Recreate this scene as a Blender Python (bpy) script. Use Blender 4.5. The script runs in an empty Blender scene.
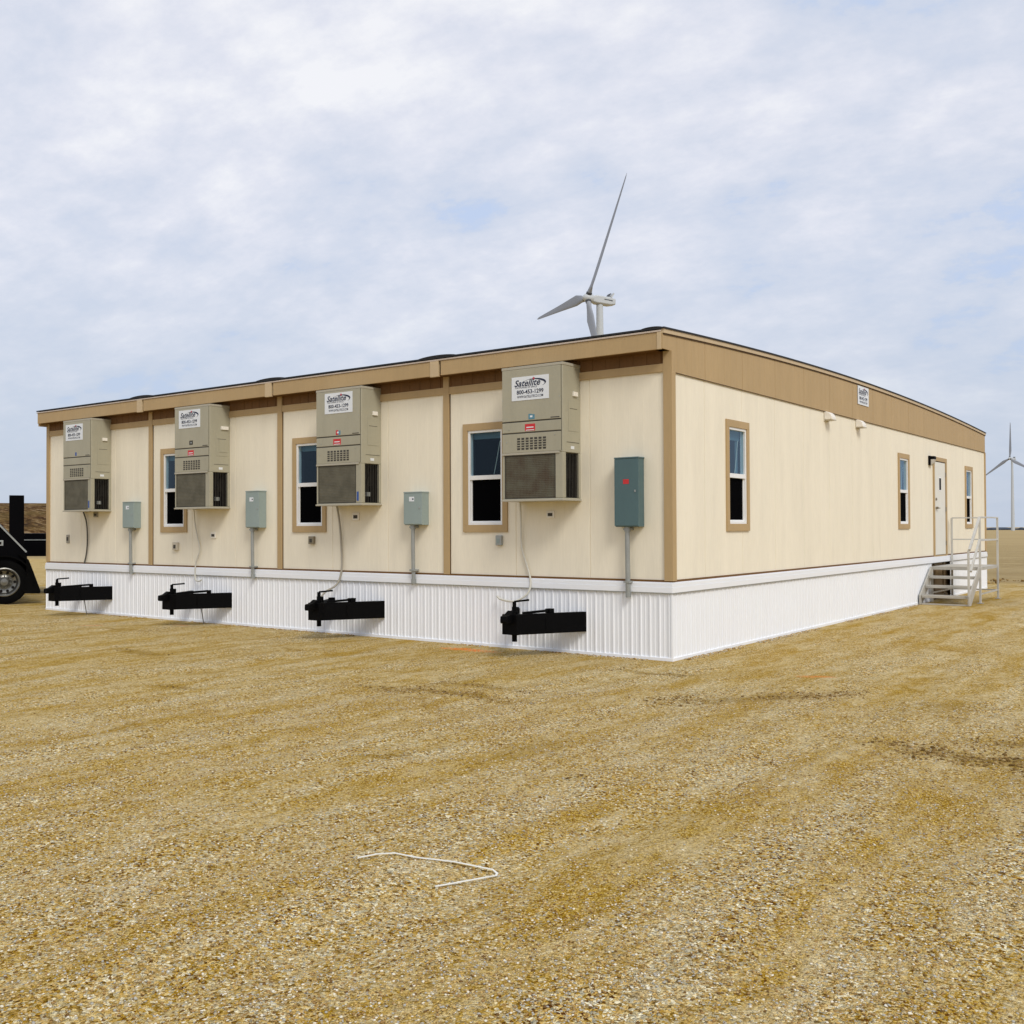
import bpy, math, random
import numpy as np
from mathutils import Vector, Matrix
random.seed(7); np.random.seed(7)
R=math.radians
scene=bpy.context.scene
col=scene.collection
W=3.6576; NM=4; L=18.08; XL=-NM*W

# ------------------------------------------------------------------ mesh builder
class MB:
    def __init__(s): s.v=[]; s.f=[]
    def quad(s,*p):
        n=len(s.v); s.v+= [tuple(q) for q in p]; s.f.append(tuple(range(n,n+len(p))))
    def box(s,x0,x1,y0,y1,z0,z1):
        n=len(s.v)
        s.v+=[(x0,y0,z0),(x1,y0,z0),(x1,y1,z0),(x0,y1,z0),(x0,y0,z1),(x1,y0,z1),(x1,y1,z1),(x0,y1,z1)]
        s.f+=[tuple(n+i for i in q) for q in ((0,3,2,1),(4,5,6,7),(0,1,5,4),(1,2,6,5),(2,3,7,6),(3,0,4,7))]
    def prism(s,poly,fn,d0,d1):
        # poly: list of (a,b); fn(a,b,d)->xyz
        n=len(s.v); k=len(poly)
        s.v+=[tuple(fn(a,b,d0)) for a,b in poly]+[tuple(fn(a,b,d1)) for a,b in poly]
        s.f.append(tuple(n+i for i in range(k))[::-1]); s.f.append(tuple(n+k+i for i in range(k)))
        for i in range(k):
            j=(i+1)%k; s.f.append((n+i,n+j,n+k+j,n+k+i))
    def beam(s,a,b,w,h,up=(0,0,1)):
        a=Vector(a);b=Vector(b);d=(b-a).normalized();u=Vector(up)
        r=d.cross(u)
        if r.length<1e-4: r=d.cross(Vector((1,0,0)))
        r.normalize(); u=r.cross(d).normalized(); n=len(s.v)
        for p in (a,b):
            for i,j in ((-1,-1),(1,-1),(1,1),(-1,1)): s.v.append(tuple(p+r*(i*w/2)+u*(j*h/2)))
        s.f+=[tuple(n+i for i in q) for q in ((0,1,2,3),(7,6,5,4),(0,4,5,1),(1,5,6,2),(2,6,7,3),(3,7,4,0))]
    def tube(s,pts,r,n=10,radii=None,cap=True):
        pts=[Vector(p) for p in pts]; base=len(s.v); K=len(pts); prev=None
        for i,p in enumerate(pts):
            d=(pts[min(i+1,K-1)]-pts[max(i-1,0)]).normalized()
            if prev is None:
                u=d.orthogonal().normalized()
            else:
                u=(prev-d*prev.dot(d)).normalized()
            prev=u; w=d.cross(u); rr=radii[i] if radii else r
            for k in range(n):
                t=2*math.pi*k/n; s.v.append(tuple(p+u*(rr*math.cos(t))+w*(rr*math.sin(t))))
        for i in range(K-1):
            for k in range(n):
                a=base+i*n+k;b=base+i*n+(k+1)%n; s.f.append((a,b,b+n,a+n))
        if cap:
            s.f.append(tuple(base+k for k in range(n))[::-1]); s.f.append(tuple(base+(K-1)*n+k for k in range(n)))
    def lathe(s,prof,fn,n=40,cap=True):
        # prof list of (r,d); fn(x,y,d)
        base=len(s.v)
        for r,d in prof:
            for k in range(n):
                t=2*math.pi*k/n; s.v.append(tuple(fn(r*math.cos(t),r*math.sin(t),d)))
        for i in range(len(prof)-1):
            for k in range(n):
                a=base+i*n+k;b=base+i*n+(k+1)%n; s.f.append((a,b,b+n,a+n))
        if cap: s.f.append(tuple(base+k for k in range(n))[::-1]); s.f.append(tuple(base+(len(prof)-1)*n+k for k in range(n)))
    def build(s,name,mat,parent=None,bevel=0,smooth=False,loc=None):
        me=bpy.data.meshes.new(name); me.from_pydata(s.v,[],s.f); me.validate(); me.update()
        import bmesh
        bm=bmesh.new(); bm.from_mesh(me)
        if smooth: bmesh.ops.remove_doubles(bm,verts=bm.verts,dist=1e-5)
        bmesh.ops.recalc_face_normals(bm,faces=bm.faces); bm.to_mesh(me); bm.free()
        me.materials.append(mat)
        if smooth:
            me.polygons.foreach_set('use_smooth',[True]*len(me.polygons))
            me.set_sharp_from_angle(angle=R(35))
        o=bpy.data.objects.new(name,me); col.objects.link(o)
        if parent: o.parent=parent
        if loc: o.location=loc
        if bevel:
            m=o.modifiers.new('bevel','BEVEL'); m.width=bevel; m.segments=2; m.limit_method='ANGLE'; m.angle_limit=R(40)
        return o

def tag(o,label=None,cat=None,group=None,kind=None):
    if label: o['label']=label
    if cat: o['category']=cat
    if group: o['group']=group
    if kind: o['kind']=kind
    return o
def empty(name,loc=(0,0,0),rz=0):
    o=bpy.data.objects.new(name,None); o.location=loc; o.rotation_euler=(0,0,rz); o.empty_display_size=.2; col.objects.link(o); return o
def copy_tree(o,parent=None):
    c=o.copy(); col.objects.link(c); c.parent=parent
    for ch in list(o.children): copy_tree(ch,c)
    return c

# ------------------------------------------------------------------ materials
def new_mat(name):
    m=bpy.data.materials.new(name); m.use_nodes=True; nt=m.node_tree
    return m,nt,nt.nodes['Principled BSDF']
def N(nt,t,**kw):
    n=nt.nodes.new(t)
    for k,v in kw.items(): setattr(n,k,v)
    return n
def noise(nt,vec,scale,detail=4,rough=.55):
    n=N(nt,'ShaderNodeTexNoise'); n.inputs['Scale'].default_value=scale; n.inputs['Detail'].default_value=detail; n.inputs['Roughness'].default_value=rough
    if vec is not None: nt.links.new(vec,n.inputs['Vector'])
    return n
def mapping(nt,vec,scale=(1,1,1),loc=(0,0,0),rot=(0,0,0)):
    m=N(nt,'ShaderNodeMapping'); m.inputs['Scale'].default_value=scale; m.inputs['Location'].default_value=loc; m.inputs['Rotation'].default_value=rot
    nt.links.new(vec,m.inputs['Vector']); return m.outputs[0]
def ramp(nt,fac,stops,interp='LINEAR'):
    r=N(nt,'ShaderNodeValToRGB'); r.color_ramp.interpolation=interp; e=r.color_ramp.elements
    while len(e)<len(stops): e.new(.5)
    for i,(p,c) in enumerate(stops):
        e[i].position=p; e[i].color=(c,c,c,1) if isinstance(c,(int,float)) else (*c,1)
    nt.links.new(fac,r.inputs[0]); return r.outputs[0]
def mix(nt,fac,a,b,mode='MIX'):
    m=N(nt,'ShaderNodeMix',data_type='RGBA',blend_type=mode)
    for sock,val in ((m.inputs[0],fac),(m.inputs[6],a),(m.inputs[7],b)):
        if hasattr(val,'is_output'): nt.links.new(val,sock)
        elif isinstance(val,(int,float)): sock.default_value=val
        else: sock.default_value=(*val,1)
    return m.outputs[2]
def math_(nt,op,a,b=0.,clamp=False):
    m=N(nt,'ShaderNodeMath',operation=op,use_clamp=clamp)
    for sock,val in ((m.inputs[0],a),(m.inputs[1],b)):
        if hasattr(val,'is_output'): nt.links.new(val,sock)
        else: sock.default_value=val
    return m.outputs[0]
def bump(nt,b,h,strength=.3,dist=.01,prev=None):
    n=N(nt,'ShaderNodeBump'); n.inputs['Strength'].default_value=strength; n.inputs['Distance'].default_value=dist
    nt.links.new(h,n.inputs['Height'])
    if prev is not None: nt.links.new(prev,n.inputs['Normal'])
    if b is not None: nt.links.new(n.outputs[0],b.inputs['Normal'])
    return n.outputs[0]
def coords(nt): return N(nt,'ShaderNodeTexCoord').outputs['Object']

def painted(name,c,rough=.5,var=.06,grain=False,spec=.4,dirt=0.,metal=0.,vscale=3.,edge=None):
    m,nt,b=new_mat(name); tc=coords(nt)
    v=mapping(nt,tc,(1,1,.12) if grain else (1,1,.5))
    n1=noise(nt,v,vscale,5); n2=noise(nt,v,vscale*14,4)
    f=math_(nt,'ADD',math_(nt,'MULTIPLY',n1.outputs[0],.6),math_(nt,'MULTIPLY',n2.outputs[0],.4))
    lo=tuple(x*(1-var*2) for x in c); hi=tuple(min(1,x*(1+var)) for x in c)
    cc=ramp(nt,f,[(.3,lo),(.7,hi)])
    if dirt:
        d=noise(nt,mapping(nt,tc,(2.5,2.5,.5),(3,1,2)),1.6,6,.65)
        cc=mix(nt,ramp(nt,d.outputs[0],[(.5,0.),(.75,dirt)]),cc,tuple(x*.55 for x in c))
    nt.links.new(cc,b.inputs['Base Color'])
    b.inputs['Roughness'].default_value=rough; b.inputs['Specular IOR Level'].default_value=spec; b.inputs['Metallic'].default_value=metal
    if grain:
        g=noise(nt,mapping(nt,tc,(1,1,.04)),120,3)
        bump(nt,b,g.outputs[0],.35,.003)
    else:
        bump(nt,b,n2.outputs[0],.08,.002)
    return m
M={}
M['cream']=painted('cream_paint',(.86,.795,.645),.6,.035,True,.25,.14)
M['tan']=painted('tan_paint',(.465,.330,.170),.6,.05,True,.25,.12)
M['tan_dark']=painted('tan_dark_eave_shade',(.17,.085,.030),.65,.10,True,.2,.2)  # tan darkened to carry the eave shadow; also colours the dark base trim
M['tan_light']=painted('tan_cover_metal',(.56,.43,.26),.5,.04)
M['white_vinyl']=painted('white_vinyl',(.86,.88,.91),.38,.012,False,.4,.02)
M['white_frame']=painted('white_frame',(.84,.84,.83),.35,.02)
M['membrane']=painted('roof_membrane',(.02,.02,.022),.7,.3)
M['drip']=painted('drip_edge',(.55,.46,.38),.4,.1)
M['joint']=painted('joint_dark_brown',(.09,.055,.03),.9,.2)  # dark brown for joints, seam gaps, jamb and flashing
M['ac']=painted('ac_putty_metal',(.39,.365,.27),.45,.04,False,.45,.18,vscale=2)
M['ac_dark']=painted('ac_seam',(.06,.055,.045),.7,.2)
M['ac_light']=painted('ac_flange',(.42,.39,.31),.4,.03)
M['black_steel']=painted('black_steel',(.0016,.0016,.002),.6,.3,False,.08)
M['interior']=painted('dark_interior',(.010,.011,.013),.9,.2)
M['inside_black']=painted('compressor_dark',(.010,.008,.006),.8,.3,False,.2)
M['galv']=painted('galvanised_conduit',(.36,.38,.37),.38,.12,False,.5,.3,.35,6)
M['elec']=painted('elec_box_grey',(.28,.345,.33),.42,.05,False,.45,.08)
M['elec_dark']=painted('elec_box_teal',(.075,.135,.145),.4,.05,False,.45,.08)
M['paper']=painted('sign_white',(.74,.77,.80),.35,.02)
M['ink']=painted('sign_ink',(.012,.018,.05),.5,.1)
M['ink_red']=painted('sign_red',(.55,.03,.06),.5,.1)
M['sticker_red']=painted('sticker_red',(.60,.03,.035),.45,.1)
M['sticker_blue']=painted('sticker_blue',(.03,.09,.33),.45,.1)
M['sticker_teal']=painted('sticker_teal',(.10,.25,.33),.45,.1)
M['aluminium']=painted('mill_aluminium',(.50,.48,.43),.45,.10,False,.5,.2,.15,7)
M['aluminium_rail']=painted('rail_aluminium',(.58,.57,.53),.42,.08,False,.5,.1,.1,7)
M['cable_grey']=painted('cable_grey',(.36,.33,.27),.6,.1)
M['cable_dark']=painted('cable_dark',(.09,.085,.07),.6,.1)
M['cable_white']=painted('cable_white',(.62,.60,.52),.5,.05)
M['turbine']=painted('turbine_white',(.52,.55,.57),.35,.03,False,.4,.06,vscale=.1)
M['blade']=painted('blade_shaded_grey',(.31,.33,.365),.4,.04,False,.3,.06,vscale=.1)  # turbine colour darkened so the blades carry their shade in the paint
M['turbine_dark']=painted('turbine_dark',(.06,.065,.07),.6,.1)
M['rubber']=painted('rubber',(.004,.004,.004),.9,.3,False,.05)
M['black_paint']=painted('black_truck_paint',(.002,.002,.0028),.65,.2,False,.04)
M['rim']=painted('aluminium_rim',(.24,.24,.22),.32,.2,False,.5,.5,.85,9)
M['plywood']=painted('weathered_plywood',(.33,.25,.16),.85,.2,True,.1,.4)
M['door']=painted('door_paint',(.76,.74,.66),.45,.02,False,.4,.05)
M['brass']=painted('satin_metal',(.30,.26,.19),.35,.1,False,.5,0,.8)
M['plastic_white']=painted('vent_plastic',(.84,.80,.72),.4,.03)
M['blind']=painted('blind_slats',(.15,.21,.24),.6,.04)
M['strap']=painted('white_strap',(.80,.79,.72),.45,.03)
M['white_gap']=painted('socket_face',(.55,.50,.40),.5,.05)
M['lamp_glass']=painted('lamp_lens',(.55,.52,.47),.3,.05)
M['soil']=painted('damp_soil',(.085,.048,.018),.95,.35,False,.1,0,0,25)
M['tree_line']=painted('far_trees',(.07,.085,.11),1.,.3,False,.0,0,0,.03)

def glass_mat():
    m,nt,b=new_mat('window_glass'); nt.nodes.remove(b)
    out=nt.nodes['Material Output']; t=N(nt,'ShaderNodeBsdfTransparent'); t.inputs[0].default_value=(.62,.78,.86,1)
    g=N(nt,'ShaderNodeBsdfGlossy'); g.inputs[0].default_value=(.50,.66,.80,1); g.inputs[1].default_value=.02
    fr=N(nt,'ShaderNodeLayerWeight'); fr.inputs[0].default_value=.5
    f=math_(nt,'ADD',math_(nt,'MULTIPLY',math_(nt,'POWER',fr.outputs['Facing'],3.),.85),.032,True)
    tc=coords(nt); n=noise(nt,tc,1.6,1); bn=bump(nt,None,n.outputs[0],.05,.01)
    nt.links.new(bn,g.inputs['Normal'])
    mx=N(nt,'ShaderNodeMixShader'); nt.links.new(f,mx.inputs[0]); nt.links.new(t.outputs[0],mx.inputs[1]); nt.links.new(g.outputs[0],mx.inputs[2])
    nt.links.new(mx.outputs[0],out.inputs[0]); return m
M['glass']=glass_mat()
def screen_mat():
    m,nt,b=new_mat('insect_screen')
    b.inputs['Base Color'].default_value=(.0015,.0015,.002,1); b.inputs['Roughness'].default_value=.95; b.inputs['Specular IOR Level'].default_value=.02
    return m
M['screen']=screen_mat()
def coil_mat(name,c1,c2):
    m,nt,b=new_mat(name); tc=coords(nt)
    sx=N(nt,'ShaderNodeSeparateXYZ'); nt.links.new(tc,sx.inputs[0])
    a=math_(nt,'SINE',math_(nt,'MULTIPLY',math_(nt,'ADD',sx.outputs[0],sx.outputs[1]),2*math.pi/.024))
    c=math_(nt,'SINE',math_(nt,'MULTIPLY',sx.outputs[2],2*math.pi/.024))
    h=math_(nt,'MAXIMUM',a,c)
    n=noise(nt,tc,5,4)
    cc=mix(nt,ramp(nt,n.outputs[0],[(.35,0.),(.65,1.)]),c1,c2)
    cc=mix(nt,ramp(nt,h,[(.6,.0),(.95,.30)]),cc,(.17,.155,.115))
    nt.links.new(cc,b.inputs['Base Color']); b.inputs['Roughness'].default_value=.6
    bump(nt,b,h,.5,.004); return m
M['coil_grey']=coil_mat('condenser_guard',(.070,.064,.040),(.115,.105,.070))
M['coil_brown']=coil_mat('condenser_guard_rusty',(.050,.030,.012),(.085,.080,.050))

# ---- ground
def ground_mat():
    m,nt,b=new_mat('gravel_ground'); tc=coords(nt)
    # warp the coordinates a little so nothing lines up
    wv=noise(nt,tc,.6,3); 
    vm=N(nt,'ShaderNodeVectorMath',operation='MULTIPLY_ADD'); nt.links.new(wv.outputs['Color'],vm.inputs[0]); vm.inputs[1].default_value=(.5,.5,0); nt.links.new(tc,vm.inputs[2]); P=vm.outputs[0]
    # individual stones at two sizes
    def cells(scale):
        v=N(nt,'ShaderNodeTexVoronoi'); v.inputs['Scale'].default_value=scale; nt.links.new(tc,v.inputs['Vector'])
        s=N(nt,'ShaderNodeSeparateColor'); nt.links.new(v.outputs['Color'],s.inputs[0]); return v,s
    v1,s1=cells(74); v2,s2=cells(135); v3,s3=cells(9)
    stones=ramp(nt,s1.outputs[0],[(0,(.15,.085,.025)),(.14,(.40,.26,.095)),(.34,(.60,.42,.18)),(.52,(.50,.43,.29)),(.66,(.74,.60,.35)),(.76,(.46,.44,.39)),(.88,(.90,.85,.72))],'CONSTANT')
    fines=ramp(nt,s2.outputs[1],[(0,(.20,.12,.032)),(.3,(.36,.235,.07)),(.6,(.47,.33,.11)),(.85,(.66,.50,.22))],'CONSTANT')
    # streaks run parallel to the long side of the building (vehicle passes)
    st=noise(nt,mapping(nt,P,(1.0,.12,1),(0,0,0),(0,0,R(3))),2.0,5,.62)
    pt=noise(nt,mapping(nt,P,(1,.6,1),(7,3,0)),.9,6,.65)
    f=math_(nt,'ADD',math_(nt,'MULTIPLY',st.outputs[0],.72),math_(nt,'MULTIPLY',pt.outputs[0],.28))
    fa=ramp(nt,f,[(.40,.12),(.50,.6),(.58,1.)])
    base=mix(nt,fa,fines,stones)
    pale=noise(nt,mapping(nt,P,(1,.30,1),(1,9,0)),3.2,8,.80)
    base=mix(nt,ramp(nt,pale.outputs[0],[(.46,0.),(.66,.55)]),base,mix(nt,s1.outputs[1],(.50,.44,.35),(.88,.80,.64)))
    # dusty soil bands
    so=noise(nt,mapping(nt,P,(.28,1.1,1),(4,1,0),(0,0,R(-6))),1.1,7,.7)
    base=mix(nt,ramp(nt,so.outputs[0],[(.60,0.),(.70,.55)]),base,mix(nt,s2.outputs[0],(.20,.12,.04),(.36,.235,.085)))
    # orange survey paint sprayed on the gravel
    sep=N(nt,'ShaderNodeSeparateXYZ'); nt.links.new(tc,sep.inputs[0])
    for (cx,cy,rx,ry,s) in ((-2.85,-.50,.80,.22,.95),(1.93,-.25,.42,.2,.45),(-10.6,-1.45,.5,.2,.4),(-9.2,-.6,.4,.2,.3)):
        dx=math_(nt,'DIVIDE',math_(nt,'SUBTRACT',sep.outputs[0],cx),rx); dy=math_(nt,'DIVIDE',math_(nt,'SUBTRACT',sep.outputs[1],cy),ry)
        d=math_(nt,'ADD',math_(nt,'MULTIPLY',dx,dx),math_(nt,'MULTIPLY',dy,dy))
        d=math_(nt,'ADD',d,math_(nt,'ADD',math_(nt,'MULTIPLY',s1.outputs[2],.8),math_(nt,'MULTIPLY',pale.outputs[0],.9)))
        base=mix(nt,ramp(nt,d,[(.95,s),(1.9,0.)]),base,(.88,.25,.10))
    # churned damp soil where tyres have scuffed through the gravel
    nq=noise(nt,mapping(nt,tc,(1,1.6,1)),6.,7,.8); soil=mix(nt,s2.outputs[0],(.15,.095,.030),(.36,.25,.09))
    for (cx,cy,rx,ry,an,s) in ((-.8,-3.55,1.15,.17,4,.7),(-.7,-3.0,.8,.13,5,.55),(2.0,-2.0,1.1,.26,46,.6),(4.5,-3.58,1.15,.22,-7,.75),(4.6,-2.85,.8,.16,3,.5),(.35,-1.,.65,.13,8,.6),(-6.4,-3.3,.7,.17,0,.6),(.75,-6.0,.28,.12,40,.6),(-3.3,-4.9,.45,.1,5,.55),(4.7,1.8,.9,.3,15,.6),(3.6,-1.5,.5,.3,60,.5),(-4.2,-7.,.7,.2,80,.45),(1.5,-5.2,.5,.25,85,.4)):
        mp=mapping(nt,tc,(1,1,1),(-cx,-cy,0)); mp2=mapping(nt,mp,(1/rx,1/ry,0),(0,0,0)) if abs(an)<1 else None
        rn=N(nt,'ShaderNodeVectorRotate',rotation_type='Z_AXIS'); nt.links.new(mp,rn.inputs['Vector']); rn.inputs['Angle'].default_value=R(-an)
        ln=N(nt,'ShaderNodeVectorMath',operation='MULTIPLY'); nt.links.new(rn.outputs[0],ln.inputs[0]); ln.inputs[1].default_value=(1/rx,1/ry,0)
        le=N(nt,'ShaderNodeVectorMath',operation='LENGTH'); nt.links.new(ln.outputs[0],le.inputs[0])
        d=math_(nt,'ADD',le.outputs['Value'],math_(nt,'MULTIPLY',math_(nt,'SUBTRACT',nq.outputs[0],.5),3.6))
        base=mix(nt,ramp(nt,d,[(.35,s*.85),(1.25,0.)]),base,soil)
    # beyond the pad: cropped field, fine straw colour
    fd=noise(nt,mapping(nt,tc,(.03,.25,1),(0,0,0),(0,0,R(32))),1.,5,.6)
    field=ramp(nt,fd.outputs[0],[(.35,(.37,.27,.12)),(.65,(.44,.33,.16))])
    fn=noise(nt,tc,1.2,6,.7); field=mix(nt,ramp(nt,fn.outputs[0],[(.45,0.),(.75,.4)]),field,(.28,.19,.08))
    base=mix(nt,1.,base,(1.0,.965,.80),'MULTIPLY')
    hv=N(nt,'ShaderNodeBrightContrast'); nt.links.new(base,hv.inputs[0]); hv.inputs['Bright'].default_value=.03; hv.inputs['Contrast'].default_value=.20; base=hv.outputs[0]
    far=math_(nt,'MULTIPLY',math_(nt,'SUBTRACT',sep.outputs[1],20.5),.8,True)
    base=mix(nt,far,base,field)
    # damp strip thrown up against the skirting
    nt.links.new(base,b.inputs['Base Color']); b.inputs['Roughness'].default_value=.95; b.inputs['Specular IOR Level'].default_value=.15
    h1=math_(nt,'SUBTRACT',1.,math_(nt,'MULTIPLY',v1.outputs['Distance'],1.1))
    h2=math_(nt,'SUBTRACT',1.,v2.outputs['Distance'])
    hh=math_(nt,'ADD',math_(nt,'MULTIPLY',h1,fa),math_(nt,'MULTIPLY',h2,.5))
    b1=bump(nt,None,hh,1.,.014)
    n5=noise(nt,tc,7,6,.7); bump(nt,b,n5.outputs[0],.6,.05,b1)
    return m
M['ground']=ground_mat()
def stone_mat():
    m,nt,b=new_mat('gravel_stone'); g=N(nt,'ShaderNodeNewGeometry')
    c=ramp(nt,g.outputs['Random Per Island'],[(0,(.16,.085,.024)),(.10,(.34,.205,.07)),(.32,(.52,.35,.12)),(.50,(.46,.36,.20)),(.64,(.60,.45,.21)),(.74,(.42,.40,.345)),(.90,(.76,.70,.56))],'CONSTANT')
    n=noise(nt,coords(nt),150,3); c=mix(nt,.35,c,n.outputs[0],'OVERLAY')
    nt.links.new(c,b.inputs['Base Color']); b.inputs['Roughness'].default_value=.85; b.inputs['Specular IOR Level'].default_value=.2
    return m
M['stone']=stone_mat()
def clod_mat():
    m,nt,b=new_mat('soil_clod'); g=N(nt,'ShaderNodeNewGeometry')
    c=ramp(nt,g.outputs['Random Per Island'],[(0,(.13,.075,.024)),(.4,(.24,.15,.05)),(.75,(.36,.24,.09)),(1,(.46,.33,.15))])
    n=noise(nt,coords(nt),60,4); c=mix(nt,.5,c,n.outputs[0],'OVERLAY')
    nt.links.new(c,b.inputs['Base Color']); b.inputs['Roughness'].default_value=1; b.inputs['Specular IOR Level'].default_value=.1
    bump(nt,b,n.outputs[0],.6,.02); return m
M['clod']=clod_mat()
def hill_mat():
    m,nt,b=new_mat('tilled_hill'); tc=coords(nt)
    v=mapping(nt,tc,(.55,1.9,1.2),(0,0,0),(0,0,R(-35)))
    n1=noise(nt,v,1.,7,.75); n2=noise(nt,tc,.18,4,.6)
    c=ramp(nt,n1.outputs[0],[(.42,(.022,.009,.004)),(.48,(.095,.045,.016)),(.54,(.17,.095,.032)),(.62,(.36,.26,.14))])
    c=mix(nt,ramp(nt,n2.outputs[0],[(.4,0.),(.65,.45)]),c,(.22,.15,.05))
    nt.links.new(c,b.inputs['Base Color']); b.inputs['Roughness'].default_value=1; b.inputs['Specular IOR Level'].default_value=.05
    bump(nt,b,n1.outputs[0],1.,.5); return m
M['hill']=hill_mat()

# ------------------------------------------------------------------ camera
f_px,yaw,pitch,roll=1018.5866,.6345319,.0152418,-.0041231
CAM=Vector((5.991122,-11.507595,1.682688))
F_=Vector((-math.sin(yaw)*math.cos(pitch),math.cos(yaw)*math.cos(pitch),math.sin(pitch)))
r0=Vector((math.cos(yaw),math.sin(yaw),0)); u0=r0.cross(F_)
R_=r0*math.cos(roll)+u0*math.sin(roll); U_=-r0*math.sin(roll)+u0*math.cos(roll)
cd=bpy.data.cameras.new('camera'); cam=bpy.data.objects.new('camera',cd); col.objects.link(cam)
cd.sensor_width=36; cd.sensor_fit='HORIZONTAL'; cd.lens=f_px*36/1024; cd.clip_start=.05; cd.clip_end=12000
mm=Matrix((R_,U_,-F_)).transposed().to_4x4(); mm.translation=CAM; cam.matrix_world=mm
scene.camera=cam
HF=Vector((-math.sin(yaw),math.cos(yaw),0)); HR=r0.copy()      # horizontal forward / right, used only to orient the far truck and hill

# ------------------------------------------------------------------ terrain
def spacing(lo,hi,step,far,n):
    a=np.arange(lo,hi+step/2,step)
    t=np.linspace(0,1,n)[1:]
    out=lambda s:s*(np.exp(t*np.log(1+ (far)/3.))-1)*3.
    return np.concatenate([(lo+out(-1))[::-1],a,hi+out(1)])
xs=spacing(-13,9,.06,6000,40); ys=spacing(-12,5,.06,6000,44)
X,Y=np.meshgrid(xs,ys,indexing='ij')
def vnoise(x,y,s,seed):
    rs=np.random.RandomState(seed); g=rs.rand(64,64); x=x*s;y=y*s
    xi=np.floor(x).astype(int);yi=np.floor(y).astype(int);fx=x-xi;fy=y-yi;fx=fx*fx*(3-2*fx);fy=fy*fy*(3-2*fy)
    a=g[xi%64,yi%64];b=g[(xi+1)%64,yi%64];c=g[xi%64,(yi+1)%64];d=g[(xi+1)%64,(yi+1)%64]
    return (a*(1-fx)+b*fx)*(1-fy)+(c*(1-fx)+d*fx)*fy-.5
def gh(X,Y):
    near=np.clip(1-np.maximum(np.abs(X+2)-13,0)/6,0,1)*np.clip(1-np.maximum(np.abs(Y+3)-10,0)/6,0,1)
    Z=.030*vnoise(X,Y*.25,1.3,1)+.022*vnoise(X,Y,2.1,2)+.012*vnoise(X,Y,6.3,3)+.010*vnoise(X,Y,13.,4)
    # soft wheel tracks parallel to the long wall
    for x0,w,d in ((2.9,.22,.018),(4.35,.24,.016),(.2,.2,.014),(-1.35,.22,.014),(-4.3,.25,.012)):
        t=(X-x0-.25*np.sin(Y*.35+x0))/w; Z-=d*np.exp(-t*t)-d*.5*np.exp(-(np.abs(t)-1.6)**2*3)
    flat=np.minimum(np.clip((-Y-.15)/.9,0,1)+np.clip((X-.15)/.9,0,1)+np.clip((XL-.15-X)/.9,0,1)+np.clip((Y-L-.15)/.9,0,1),1)
    return Z*near*flat-.004
Z=gh(X,Y)
# low far roll of the field to the right of the building
Z=Z+np.where(Y>25,0.25*np.sin(Y*.03+X*.01)*np.clip((Y-25)/60,0,1)*np.clip(1-(Y-25)/800,0,1),0)
nx,ny=X.shape
rr_=np.hypot(X-CAM.x,Y-CAM.y); Z=Z-np.clip(rr_-45,0,2400)*.0034
verts=np.stack([X.ravel(),Y.ravel(),Z.ravel()],1)
idx=np.arange(nx*ny).reshape(nx,ny)
faces=np.stack([idx[:-1,:-1],idx[1:,:-1],idx[1:,1:],idx[:-1,1:]],-1).reshape(-1,4)
def np_mesh(name,verts,faces,mat,smooth=False):
    me=bpy.data.meshes.new(name); nf,k=faces.shape
    me.vertices.add(len(verts)); me.vertices.foreach_set('co',verts.astype(np.float32).ravel())
    me.loops.add(nf*k); me.loops.foreach_set('vertex_index',faces.astype(np.int32).ravel())
    me.polygons.add(nf); me.polygons.foreach_set('loop_start',np.arange(0,nf*k,k,dtype=np.int32))
    try: me.polygons.foreach_set('loop_total',np.full(nf,k,dtype=np.int32))
    except Exception: pass
    me.update(calc_edges=True); me.validate()
    if smooth: me.polygons.foreach_set('use_smooth',np.ones(nf,dtype=bool))
    me.materials.append(mat); o=bpy.data.objects.new(name,me); col.objects.link(o); return o
tag(np_mesh('ground',verts,faces,M['ground'],True),kind='structure')

# icosphere template
t=(1+5**.5)/2
ico=np.array([(-1,t,0),(1,t,0),(-1,-t,0),(1,-t,0),(0,-1,t),(0,1,t),(0,-1,-t),(0,1,-t),(t,0,-1),(t,0,1),(-t,0,-1),(-t,0,1)],float); ico/=np.linalg.norm(ico[0])
icf=np.array([(0,11,5),(0,5,1),(0,1,7),(0,7,10),(0,10,11),(1,5,9),(5,11,4),(11,10,2),(10,7,6),(7,1,8),(3,9,4),(3,4,2),(3,2,6),(3,6,8),(3,8,9),(4,9,5),(2,4,11),(6,2,10),(8,6,7),(9,8,1)])
def lumps(name,px,py,size,mat,flat=.6,sink=.25,seed=3):
    rs=np.random.RandomState(seed); n=len(px)
    V=ico[None]*(1+.35*(rs.rand(n,12,1)-.5)*2)
    sc=size[:,None,None]*np.stack([1+.5*rs.rand(n),1+.2*rs.rand(n),flat*(.7+.6*rs.rand(n))],1)[:,None,:]
    V=V*sc; a=rs.rand(n)*6.283; ca,sa=np.cos(a)[:,None],np.sin(a)[:,None]
    x=V[...,0]*ca-V[...,1]*sa; y=V[...,0]*sa+V[...,1]*ca; z=V[...,2]+ (x*(rs.rand(n,1)-.5)*.5)
    z=z+(gh(px,py)+size*flat*(1-sink*2))[:,None]
    V=np.stack([x+px[:,None],y+py[:,None],z],-1).reshape(-1,3)
    Fc=(icf[None]+(np.arange(n)*12)[:,None,None]).reshape(-1,3)
    return np_mesh(name,V,Fc,mat)
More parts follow.
